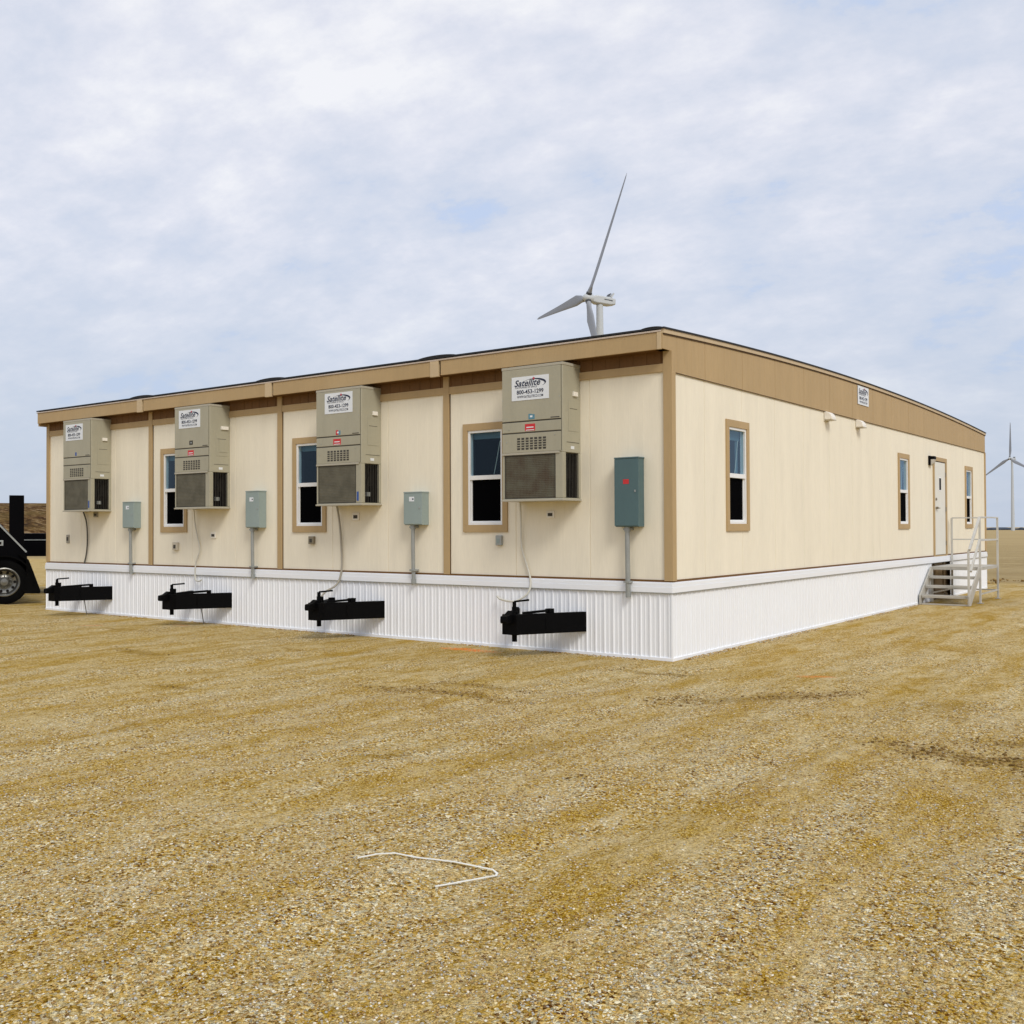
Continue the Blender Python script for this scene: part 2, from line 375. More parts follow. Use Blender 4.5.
# loose stones on the pad near the viewer, density falling with distance
rs=np.random.RandomState(11); px=[];py=[]
nst=150000
dist=2.4+8.5*rs.rand(nst)**1.25; ang=(rs.rand(nst)-.5)*R(74)
dirx=-math.sin(yaw)*np.cos(ang)+math.cos(yaw)*np.sin(ang); diry=math.cos(yaw)*np.cos(ang)+math.sin(yaw)*np.sin(ang)
px=CAM.x+dirx*dist; py=CAM.y+diry*dist
dens=vnoise(px+.4*vnoise(px,py,.8,8),py*.3,1.5,21)+.7*vnoise(px,py,1.3,22)+.5*vnoise(px,py,4.,23)+.45
keep=(rs.rand(nst)<np.clip(dens*1.3+.12,.05,1))&~((px<.1)&(py>-.1)); px=px[keep];py=py[keep]
sz=.0026+.0038*rs.rand(len(px))**2
tag(lumps('loose_gravel',px,py,sz,M['stone']),'loose tan and grey gravel stones scattered over the near part of the pad','gravel',kind='stuff')
# gravel kicked up against the foot of the skirting
nb=9000; tt=rs.rand(nb); front=rs.rand(nb)<.45; off=.045+np.abs(rs.randn(nb))*.05
bx_=np.where(front,XL*tt,off); by_=np.where(front,-off,11.0*tt); kb=vnoise(bx_*1.3,by_*1.3,1.,55)>-.2
tag(lumps('gravel_at_skirting',bx_[kb],by_[kb],(.004+.008*rs.rand(nb)**2)[kb],M['stone'],.7,.2,9),'uneven line of small gravel stones lying along the foot of the white skirting','gravel',kind='stuff')
# soil clods turned up along tyre scuffs
cx=[];cy=[];cs=[]
def band(a,b,n,w,s0,s1):
    n=n if s1>.05 else int(n*3.2)
    tt=rs.rand(n); g=vnoise(tt*7+a[0],tt*0+a[1],1.,31)
    k=g>-.12; tt=tt[k]; m=len(tt)
    k1=1. if s1>.05 else 1.25; q=.85 if s1>.05 else .48
    cx.extend(a[0]+(b[0]-a[0])*tt+rs.randn(m)*w*.8*k1); cy.extend(a[1]+(b[1]-a[1])*tt+rs.randn(m)*w*.9*k1); cs.extend((s0*.6+(s1-s0)*rs.rand(m)**3.5)*q)
band((-1.75,-3.60),(.15,-3.50),260,.10,.008,.030)
band((-1.35,-3.05),(.0,-2.95),160,.08,.008,.024)
band((1.2,-2.75),(2.75,-1.2),420,.13,.008,.032)
band((3.55,-3.45),(5.4,-3.70),520,.13,.008,.036)
band((3.9,-2.9),(5.2,-2.8),200,.12,.008,.026)
band((-.2,-1.1),(.9,-.9),110,.07,.008,.022)
band((-3.6,-4.9),(-3.0,-4.9),40,.06,.008,.022)
band((.6,-6.2),(.9,-5.9),30,.05,.008,.020)
band((2.2,-5.9),(2.35,-5.7),14,.03,.008,.028)
band((-7.,-3.3),(-5.9,-3.3),90,.10,.008,.024)
band((4.2,1.6),(5.4,2.0),160,.16,.010,.034)
tag(lumps('soil_clods',np.array(cx),np.array(cy),np.array(cs),M['clod'],.7,.30,5),'brown crumbled soil clods turned up in streaks by tyres on the gravel','soil clods',kind='stuff')
cx=[];cy=[];cs=[]
band((-.6,20.9),(3.4,22.6),900,.28,.03,.13); band((-1.5,21.8),(2.6,24.),200,.4,.02,.08)
cx,cy=np.array(cx),np.array(cy)
o=lumps('soil_ridge',cx,cy,np.array(cs),M['clod'],.7,.2,6)
tag(o,'low ridge of dark broken soil at the field edge beyond the steps','soil ridge',kind='stuff')

# tilled hill on the left horizon
hn,hm=260,110
A=np.linspace(-170,90,hn); B=np.linspace(60,420,hm)**1.0
B=60+ (np.linspace(0,1,hm)**1.8)*360
AA,BB=np.meshgrid(A,B,indexing='ij')
base=np.array([CAM.x,CAM.y]); 
d0=np.array([HF.x*.8980-HR.x*.44,HF.y*.8980-HR.y*.44]); d0/=np.linalg.norm(d0); s0=np.array([-d0[1],d0[0]])*-1
HX=base[0]+d0[0]*BB+s0[0]*AA; HY=base[1]+d0[1]*BB+s0[1]*AA
prof=np.clip((BB-66)/75,0,1); prof=prof*prof*(3-2*prof)
side=np.clip((90-np.abs(AA+40)+40)/60,0,1); side=side*side*(3-2*side)
HZ=-2.5+(7.45)*prof*side+ (.5*vnoise(HX*.9,HY*.4,.9,41)+.4*vnoise(HX,HY,1.7,42)+.35*vnoise(HX,HY,.12,43))*prof*side*np.clip((125-BB)/40,.04,1)
HZ=np.where(BB>200,HZ-(BB-200)*.015,HZ)
i2=np.arange(hn*hm).reshape(hn,hm); hf=np.stack([i2[:-1,:-1],i2[1:,:-1],i2[1:,1:],i2[:-1,1:]],-1).reshape(-1,4)
tag(np_mesh('hill',np.stack([HX.ravel(),HY.ravel(),HZ.ravel()],1),hf,M['hill'],True),kind='structure')

# far wooded horizon to the right
tl=MB(); rs2=random.Random(5)
x=-1500.
while x<1500:
    w=rs2.uniform(18,60); h=rs2.uniform(4,5.5)
    y=2300+rs2.uniform(-60,60); d=rs2.uniform(10,25)
    tl.v; n=len(tl.v)
    for k in range(3):
        cx0=x+rs2.uniform(0,w); cw=w*rs2.uniform(.4,.8); ch=h*rs2.uniform(.6,1.1); cy0=y+rs2.uniform(-d,d)
        tl.lathe([(cw*.5,-1),(cw*.55,ch*.35),(cw*.42,ch*.75),(cw*.15,ch)],lambda a,b,z,cx0=cx0,cy0=cy0:(cx0+a,cy0+b*.6,z),7)
    x+=w*.5
o=tl.build('distant_trees',M['tree_line'],smooth=True); o.matrix_world=Matrix.Translation((0,0,-7.6))@Matrix.Rotation(R(12),4,'Z')
tag(o,'thin dark line of woodland along the far horizon at the right','trees',kind='stuff')

# ------------------------------------------------------------------ building
FR=lambda s,d,z:(s,-d,z)           # front wall: s = x, outward = -y
SD=lambda s,d,z:(d,s,z)            # side wall: s = y, outward = +x
BK=lambda s,d,z:(s,L+d,z); LF=lambda s,d,z:(XL-d,s,z)
def wall(mb,fn,prof,z0,z1,holes=(),d0=0.,ztop=None):
    """prof: list of (s,d) along the wall; holes (s0,s1,z0,z1)"""
    cuts=sorted({h[0] for h in holes}|{h[1] for h in holes})
    pts=list(prof)
    for c in cuts:
        if any(abs(p[0]-c)<1e-6 for p in pts): continue
        for i in range(len(pts)-1):
            if pts[i][0]<c<pts[i+1][0]:
                k=(c-pts[i][0])/(pts[i+1][0]-pts[i][0]); pts.insert(i+1,(c,pts[i][1]+k*(pts[i+1][1]-pts[i][1]))); break
    for (a,da),(b,db) in zip(pts[:-1],pts[1:]):
        mid=(a+b)/2; iv=[(z0,None)]
        zs=[]; cur=z0
        for h in sorted([h for h in holes if h[0]-1e-6<=mid<=h[1]+1e-6],key=lambda h:h[2]):
            if h[2]>cur: zs.append((cur,h[2]))
            cur=max(cur,h[3])
        zs.append((cur,None))
        for lo,hi in zs:
            ta=ztop(a) if (hi is None and ztop) else (z1 if hi is None else hi)
            tb=ztop(b) if (hi is None and ztop) else (z1 if hi is None else hi)
            if ta-lo<1e-4: continue
            mb.quad(fn(a,d0+da,lo),fn(b,d0+db,lo),fn(b,d0+db,tb),fn(a,d0+da,ta))
def grooved(s0,s1,pitch=.2032,w=.005,dep=.0010,seam=1.2192,sw=.012,sd=.010,start=0.,segs=0):
    pts=[(s0,0.)]; k=math.ceil((s0-start)/pitch)
    while start+k*pitch<s1-.02:
        g=start+k*pitch
        if g>s0+.02:
            isseam=abs((g-start)/seam-round((g-start)/seam))<.01
            ww,dd=(sw,sd) if isseam else (w,dep)
            pts+=[(g-ww/2,0.),(g-ww/4,-dd),(g+ww/4,-dd),(g+ww/2,0.)]
        k+=1
    pts.append((s1,0.)); return pts
def corrugated(s0,s1,p=.1355):
    pts=[]; k=0
    prof=[(0,.013),(.016,.013),(.023,0),(.060,0),(.066,.005),(.076,.005),(.082,0),(.1285,0)]
    while s0+k*p<s1:
        for a,d in prof:
            s=s0+k*p+a
            if s<s1: pts.append((s,d))
        k+=1
    pts.append((s1,.012)); return pts

B=empty('modular_building',(0,0,0))
tag(B,'long cream and tan modular office building with white corrugated skirting on gravel','building')
WZ0,WZ1=1.622,3.183                       # outside of window trim
CR=3.645                                  # top of the cream cladding
front_win=[(-3.346-k*W,-2.549-k*W) for k in range(3)]
side_win=[(1.641,2.413),(9.957,10.757),(15.79,16.59)]
T=.085                                    # trim board width
hole_f=[(a+T,b-T,WZ0+T+.015,WZ1-T-.015) for a,b in front_win]
hole_s=[(a+T,b-T,WZ0+T+.015,WZ1-T-.015) for a,b in side_win]
door=(12.80,13.80,1.01,3.165)
mb=MB(); wall(mb,FR,grooved(XL,0,start=-1.19),.9,3.90,hole_f); mb.build('front_wall',M['cream'],B)
mb=MB(); wall(mb,SD,grooved(0,L,start=.98),.9,CR+.05,hole_s+[door]); mb.build('side_wall',M['cream'],B)
mb=MB(); wall(mb,BK,grooved(XL,0),.9,4.1); mb.build('rear_wall',M['cream'],B)
mb=MB(); wall(mb,LF,grooved(0,L),.9,4.1); mb.build('end_wall',M['cream'],B)
mb=MB(); mb.box(XL+.1,-.1,.1,L-.1,.86,.98); mb.build('floor',M['interior'],B)
mb=MB(); mb.box(XL+.05,-.05,.9,.95,1.,3.8); mb.box(-.95,-.9,.95,L-.1,1.,3.8); mb.build('inner_partition',M['interior'],B)
# roofline
def rz(y):
    return 4.380-(.212*((y-8.3)/8.5)**2 if y<8.3 else .21*((y-8.3)/10.)**2)
def top(y): return rz(y)-.03
OV=.20
fz=[(x,d) for x,d in grooved(XL+.06,-.06,start=-1.334,w=.012,dep=.006)]
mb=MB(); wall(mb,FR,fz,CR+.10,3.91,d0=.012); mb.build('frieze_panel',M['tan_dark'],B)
for i in range(NM):
    a=-W*(i+1)+.055; b=-W*i-.055
    mb=MB(); mb.box(a,b,-.024,-.001,CR,CR+.105); mb.build('frieze_board',M['tan'],B,.003)
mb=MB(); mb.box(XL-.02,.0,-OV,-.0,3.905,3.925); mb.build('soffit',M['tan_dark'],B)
# fascia: one board per module with a cover block at each seam
for i in range(NM):
    a=-W*(i+1)+(.06 if i<NM-1 else -.04); b=-W*i-.06
    mb=MB(); mb.box(a,b,-OV-.018,-OV+.01,3.900,4.112); mb.build('fascia',M['tan'],B,.003)
for i in range(1,NM):
    mb=MB(); mb.box(-W*i-.135,-W*i+.025,-OV-.030,-OV+.012,3.885,4.1145); mb.build('fascia_block',M['tan_light'],B,.003)
mb=MB(); mb.box(-.0595,.0,-OV-.026,-OV+.010,3.898,4.1145); mb.build('fascia_block',M['tan_light'],B,.003)
mb=MB(); mb.box(XL-.06,.0,-OV-.030,-OV+.02,4.115,4.138); mb.build('drip_edge',M['drip'],B,.003)
# gable panel (grooved, follows the crown of the roof)
gp=grooved(0,L,start=.98,w=.007,dep=.0022,sw=.014,sd=.009)
gp2=[]
for (a,da),(b,db) in zip(gp[:-1],gp[1:]): gp2.append((a,da))
gp2.append(gp[-1])
mb=MB(); wall(mb,SD,gp2,CR,4.,d0=.016,ztop=top); wall(mb,SD,[(-OV-.018,0),(0,0)],3.905,4.,d0=.016,ztop=top)
# cheek closing the eave end and thickness at bottom
mb.quad(SD(-OV-.018,-.05,3.905),SD(-OV-.018,.016,3.905),SD(-OV-.018,.016,top(-OV)),SD(-OV-.018,-.05,top(-OV)))
mb.quad(SD(-OV-.018,-.12,3.905),SD(0,-.12,3.905),SD(0,.016,3.905),SD(-OV-.018,.016,3.905))
mb.quad(SD(0,-.01,CR),SD(L,-.01,CR),SD(L,.016,CR),SD(0,.016,CR))
mb.build('gable_panel',M['tan'],B)
def strip(mb,d0,d1,zo0,zo1,y0=-OV-.03,y1=L+.035,n=40,x_in=None):
    ysn=[y0+(y1-y0)*i/n for i in range(n+1)]
    for a,b in zip(ysn[:-1],ysn[1:]):
        P=[SD(a,d0,rz(a)+zo0),SD(b,d0,rz(b)+zo0),SD(b,d0,rz(b)+zo1),SD(a,d0,rz(a)+zo1),SD(a,d1,rz(a)+zo0),SD(b,d1,rz(b)+zo0),SD(b,d1,rz(b)+zo1),SD(a,d1,rz(a)+zo1)]
        mb.quad(P[4],P[5],P[6],P[7]); mb.quad(P[0],P[1],P[5],P[4]); mb.quad(P[3],P[2],P[6],P[7])
    a=y0; mb.quad(SD(a,d0,rz(a)+zo0),SD(a,d1,rz(a)+zo0),SD(a,d1,rz(a)+zo1),SD(a,d0,rz(a)+zo1))
    a=y1; mb.quad(SD(a,d0,rz(a)+zo0),SD(a,d1,rz(a)+zo0),SD(a,d1,rz(a)+zo1),SD(a,d0,rz(a)+zo1))
mb=MB(); strip(mb,.0,.036,-.070,-.018,-OV-.02); mb.build('gable_trim',M['tan_light'],B)
mb=MB(); strip(mb,.0,.026,-.088,-.0705,-OV-.0); mb.build('gable_trim_joint',M['joint'],B)
mb=MB(); mb.box(.016,.0185,.09,L,CR-.010,CR-.0); mb.build('gable_base_flashing',M['joint'],B)
# roof membrane with rolled seams
mb=MB(); n=40; ysn=[-OV-.035+(L+.075+OV)*i/n for i in range(n+1)]
for a,b in zip(ysn[:-1],ysn[1:]):
    za,zb=rz(a)-.017,rz(b)-.017
    mb.quad((XL-.06,a,za),(.045,a,za),(.045,b,zb),(XL-.06,b,zb))
    mb.quad((XL-.06,a,za+.022),(.048,a,za+.022),(.048,b,zb+.022),(XL-.06,b,zb+.022))
    mb.quad((.048,a,za),(.048,b,zb),(.048,b,zb+.022),(.048,a,za+.022)); mb.quad((XL-.06,a,za),(XL-.06,b,zb),(XL-.06,b,zb+.022),(XL-.06,a,za+.022))
a=ysn[0]; mb.quad((XL-.06,a,rz(a)-.017),(.048,a,rz(a)-.017),(.048,a,rz(a)+.005),(XL-.06,a,rz(a)+.005))
for i in range(0,NM):
    x0=-W*i+ (0 if i else -.13); nn=12
    prof=[(x0+(.36 if i else .15)*math.cos(math.pi*k/nn),(.028 if i else .018)*math.sin(math.pi*k/nn)**1.5) for k in range(nn+1)]
    for a,b in (zip(ysn[:-1],ysn[1:]) if i else [(ysn[0],ysn[1])]):
        for (xa,ha),(xb,hb) in zip(prof[:-1],prof[1:]):
            mb.quad((xa,a,rz(a)+.004+ha),(xb,a,rz(a)+.004+hb),(xb,b,rz(b)+.004+hb),(xa,b,rz(b)+.004+ha))
    a=ysn[0]; mb.quad(*[(xx,a,rz(a)+.002+hh) for xx,hh in prof]+[])
mb.build('roof',M['membrane'],B)
mb=MB()
for xx in (XL+.01,): mb.box(XL-.04,XL-.0,-OV,L,CR+.2,4.12)
mb.build('end_fascia',M['tan'],B)
# vertical trims
for i in range(1,NM):
    mb=MB(); mb.box(-W*i-.055,-W*i+.055,-.030,0,1.0,3.905); mb.build('seam_trim',M['tan'],B,.003)
    mb=MB(); mb.box(-W*i+.0555,-W*i+.066,-.010,0,1.0,3.90); mb.build('seam_gap',M['joint'],B)
mb=MB(); mb.box(-.080,.045,-.030,0,1.0,3.9045); mb.box(0,.043,-.005,.078,1.0005,CR-.002); mb.build('corner_trim',M['tan'],B,.003)
mb=MB(); mb.box(XL-.030,XL+.08,-.030,0,1.0,3.9045); mb.build('corner_trim',M['tan'],B,.003)
mb=MB(); mb.box(-.0,.028,L-.05,L+.03,1.0,CR); mb.build('corner_trim',M['tan'],B,.003)
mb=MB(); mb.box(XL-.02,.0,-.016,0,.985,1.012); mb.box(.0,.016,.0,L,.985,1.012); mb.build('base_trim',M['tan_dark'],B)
# skirting
SO=.030
gap=(12.42,14.1)
mb=MB(); wall(mb,FR,corrugated(XL-SO,SO),.035,.86,d0=SO-.012); mb.build('front_skirting',M['white_vinyl'],B)
mb=MB(); wall(mb,SD,corrugated(-SO,gap[0]),.035,.86,d0=SO-.012); wall(mb,SD,corrugated(gap[1],L+SO),.035,.86,d0=SO-.012)
mb.build('side_skirting',M['white_vinyl'],B)
mb=MB(); wall(mb,LF,[(-SO,0),(L,0)],.0,.86,d0=SO-.012); wall(mb,BK,[(XL,0),(SO,0)],.0,.86,d0=SO-.012); mb.build('rear_skirting',M['white_vinyl'],B)
mb=MB()
mb.box(XL-SO-.016,SO+.016,-SO-.016,-SO+.020,.851,.925); mb.box(XL-SO-.010,SO+.010,-SO-.010,-SO+.025,.9255,.972)
mb.box(SO-.020,SO+.016,-SO+.0201,L+SO,.851,.925); mb.box(SO-.025,SO+.010,-SO+.0251,L+SO,.9255,.972)
mb.box(XL-SO,-0.0,-SO+.0,-.0,.9725,.9845); mb.box(0.0005,SO,-SO,L,.9725,.9845)
mb.build('skirting_cap',M['white_vinyl'],B,.004)
mb=MB()
mb.box(XL-SO-.006,SO+.006,-SO-.006,-SO+.02,-.01,.036); mb.box(SO-.02,SO+.006,-SO+.0201,gap[0],-.01,.036); mb.box(SO-.02,SO+.006,gap[1],L+SO,-.01,.036)
mb.build('skirting_track',M['white_vinyl'],B,.003)
mb=MB(); mb.box(XL-SO,SO+.0165,-SO-.0165,-SO+.0,.843,.8505); mb.box(SO,SO+.0165,-SO+.001,L,.843,.8505); mb.build('skirting_joint',M['galv'],B)
mb=MB(); mb.box(SO-.022,SO+.004,-SO-.004,-SO+.022,.036,.85)
mb.build('skirting_corner',M['white_vinyl'],B,.003)
# boarded opening behind the steps
mb=MB()
for k in range(5): mb.box(-.09,-.07,gap[0]+k*.41,gap[0]+k*.41+.4,.0,.85)
mb.box(-.068,-.03,gap[0]+.5,gap[0]+.59,0,.85); mb.box(-.068,-.03,gap[0]+1.35,gap[0]+1.44,0,.85); mb.box(-.068,-.03,gap[0],gap[1],.02,.10)
mb.build('access_board',M['plywood'],B)

# windows --------------------------------------------------
def window(fn,a,b,blind):
    z0,z1=WZ0,WZ1; D=.026
    mb=MB()
    def bx(s0,s1,d0,d1,za,zb):
        mb.prism([(s0,za),(s1,za),(s1,zb),(s0,zb)],lambda p,q,d:fn(p,d,q),d0,d1)
    i0,i1,j0,j1=a+T,b-T,z0+T+.015,z1-T-.015
    bx(a,b,0.001,D,z0,j0); bx(a,b,0.001,D,j1,z1); bx(a,i0,.001,D,j0+.0005,j1-.0005); bx(i1,b,.001,D,j0+.0005,j1-.0005)
    w=mb.build('window',M['tan'],B,.002)
    def part(name,mat,bxs,bev=.002):
        m=MB()
        for s0,s1,d0,d1,za,zb in bxs: m.prism([(s0,za),(s1,za),(s1,zb),(s0,zb)],lambda p,q,d:fn(p,d,q),d0,d1)
        return m.build(name,mat,w,bev)
    t=.036; mz=(j0+j1)/2
    def pane(name,q):
        m=MB(); s0,s1,d,za,zb=q; m.quad(fn(s0,d,za),fn(s1,d,za),fn(s1,d,zb),fn(s0,d,zb)); return m.build(name,M['glass'],w)
    part('frame',M['white_frame'],[(i0,i1,-.07,.010,j0,j0+t),(i0,i1,-.07,.010,j1-t,j1),(i0,i0+t,-.07,.010,j0+t,j1-t),(i1-t,i1,-.07,.010,j0+t,j1-t)])
    part('meeting_rail',M['white_frame'],[(i0+t,i1-t,-.055,.006,mz-.032,mz+.030)])
    u=.020
    part('lower_sash',M['white_frame'],[(i0+t,i1-t,-.055,-.015,j0+t,j0+t+u),(i0+t,i0+t+u,-.055,-.015,j0+t+u,mz-.022),(i1-t-u,i1-t,-.055,-.015,j0+t+u,mz-.022)])
    pane('upper_pane',(i0+t,i1-t,-.020,mz+.022,j1-t))
    pane('lower_pane',(i0+t+u,i1-t-u,-.040,j0+t+u,mz-.022))
    part('insect_screen',M['screen'],[(i0+t+u,i1-t-u,-.032,-.030,j0+t+u,mz-.022)],0)
    bl=[(i0+t,i1-t,-.12,-.085,j1-t-.13,j1-t+.0)]
    if blind=='side': bl+=[(i0+t+.02,i0+t+.14,-.11,-.10,mz,j1-t-.13),(i1-t-.10,i1-t-.02,-.11,-.10,mz,j1-t-.13)]
    else: bl[0]=(i0+t,i1-t,-.12,-.085,j1-t-.085,j1-t+.0)
    for k in range(4): bl.append((i0+t,i1-t,-.083,-.080,j1-t-.082+k*.02,j1-t-.070+k*.02))
    part('blind',M['blind'],bl,0)
    m=MB(); s=i1-t-.07; m.tube([fn(s,-.075,j1-t-.13),fn(s-.06,-.075,j1-t-.40),fn(s-.11,-.075,j1-t-.60)],.006,6); m.build('blind_cord',M['cable_white'],w)
    # reveal box behind the glass so the opening has depth
    m=MB()
    for s0,s1,za,zb in ((i0-.02,i0,j0-.02,j1+.02),(i1,i1+.02,j0-.02,j1+.02),(i0,i1,j0-.02,j0),(i0,i1,j1,j1+.02)):
        m.prism([(s0,za),(s1,za),(s1,zb),(s0,zb)],lambda p,q,d:fn(p,d,q),-.16,-.001)
    m.build('reveal',M['interior'],w)
    return w
for a,b in front_win: window(FR,a,b,'front')
for a,b in side_win: window(SD,a,b,'side')

# door -----------------------------------------------------
mb=MB()
def sbx(m,s0,s1,d0,d1,za,zb): m.prism([(s0,za),(s1,za),(s1,zb),(s0,zb)],lambda p,q,d:SD(p,d,q),d0,d1)
sbx(mb,door[0]-.09,door[0],.001,.026,.985,door[3]+.09); sbx(mb,door[1],door[1]+.11,.001,.026,.985,door[3]+.09); sbx(mb,door[0],door[1],.001,.026,door[3],door[3]+.09)
sbx(mb,door[0],door[1],.0,.030,.980,1.012)
dr=mb.build('door',M['tan'],B,.002)
def dpart(name,mat,l,bev=.002):
    m=MB()
    for q in l: sbx(m,*q)
    return m.build(name,mat,dr,bev)
dpart('door_leaf',M['door'],[(door[0]+.02,door[1]-.02,-.03,.012,1.02,door[3]-.02)],.003)
dpart('jamb',M['joint'],[(door[0],door[0]+.012,-.05,.004,1.012,door[3]),(door[1]-.012,door[1],-.05,.004,1.012,door[3]),(door[0]+.012,door[1]-.012,-.05,.004,door[3]-.012,door[3])],0)
dpart('vision_pane_frame',M['white_frame'],[(13.19,13.39,.012,.018,2.48,2.81)])
dpart('vision_pane',M['interior'],[(13.21,13.37,.0185,.021,2.51,2.78)],0)
for z in (2.88,2.07,1.28): dpart('hinge',M['brass'],[(door[1]-.022,door[1]+.012,.013,.030,z-.05,z+.05)])
m=MB(); m.tube([SD(12.92,.012,2.09),SD(12.92,.065,2.09)],.028,12); m.tube([SD(12.92,.062,2.09),SD(13.06,.065,2.085)],.011,8); m.build('lever_handle',M['brass'],dr,smooth=True)
m=MB(); m.tube([SD(12.92,.012,2.29),SD(12.92,.035,2.29)],.032,14); m.build('deadbolt',M['brass'],dr,smooth=True)

# ------------------------------------------------------------------ text helper
def text_mesh(name,s,size,mat,parent,fn,x,z,bold=0.,shear=0.,wfit=None,d=.0018):
    cu=bpy.data.curves.new(name,'FONT'); cu.body=s; cu.size=size; cu.shear=shear; cu.offset=bold; cu.extrude=0; cu.resolution_u=3
    o=bpy.data.objects.new(name,cu); col.objects.link(o)
    dg=bpy.context.evaluated_depsgraph_get(); me=bpy.data.meshes.new_from_object(o.evaluated_get(dg)); bpy.data.objects.remove(o)
    co=[v.co.copy() for v in me.vertices]; xm=max(c.x for c in co); x0=min(c.x for c in co); k=(wfit/(xm-x0)) if wfit else 1
    for v,c in zip(me.vertices,co): v.co=Vector(fn(x+(c.x-x0)*k,d,z+c.y))
    me.materials.clear(); me.materials.append(mat); me.name=name
    ob=bpy.data.objects.new(name,me); col.objects.link(ob); ob.parent=parent; return ob
def rental_sign(w,h,fn,parent=None):
    """white placard with the hire firm's lettering; local fn(s,d,z), lower-left at 0,0"""
    m=MB(); m.prism([(0,0),(w,0),(w,h),(0,h)],lambda p,q,d:fn(p,d,q),0,.004)
    s=m.build('sign',M['paper'],parent,.001)
    g=lambda a,d,b:fn(a,d+.004,b)
    text_mesh('lettering','Satellite',.118*h/.31,M['ink'],s,g,.08*w,.60*h,.0022,.30,.70*w)
    text_mesh('lettering','THE POWER OF SPACE',.032*h/.31,M['ink'],s,g,.09*w,.505*h,.0,0,.60*w)
    text_mesh('lettering','800-453-1299',.075*h/.31,M['ink'],s,g,.14*w,.27*h,.0016,0,.72*w)
    text_mesh('lettering','WWW.SATELLITECO.COM',.048*h/.31,M['ink'],s,g,.15*w,.10*h,.0004,0,.70*w)
    # crescent swoosh with a small red star
    out=[];inn=[]
    for i in range(19):
        t=R(150-i*(150+45)/18); k=math.sin(math.pi*min(1,i/13))*.5 if i<9 else .5+.5*math.sin(math.pi*(i-9)/9)
        out.append((w*(.62+.31*math.cos(t)),h*(.70+.19*math.sin(t))))
        th=.004+.060*max(0,math.sin(math.pi*i/18))**2*(i/18)
        inn.append((w*(.62+(.31-th*1.9)*math.cos(t)),h*(.70+(.19-th*2.2)*math.sin(t))))
    m=MB()
    for i in range(18):
        m.quad(g(*[out[i][0],.0015,out[i][1]]),g(out[i+1][0],.0015,out[i+1][1]),g(inn[i+1][0],.0015,inn[i+1][1]),g(inn[i][0],.0015,inn[i][1]))
    m.build('swoosh',M['ink'],s)
    m=MB(); cx0,cz0=.60*w,.89*h
    m.quad(*[g(cx0+(.024 if i%2==0 else .010)*math.sin(i*math.pi/5)*w/.6,.003,cz0+(.024 if i%2==0 else .010)*math.cos(i*math.pi/5)*w/.6) for i in range(10)])
    m.build('star',M['ink_red'],s); return s

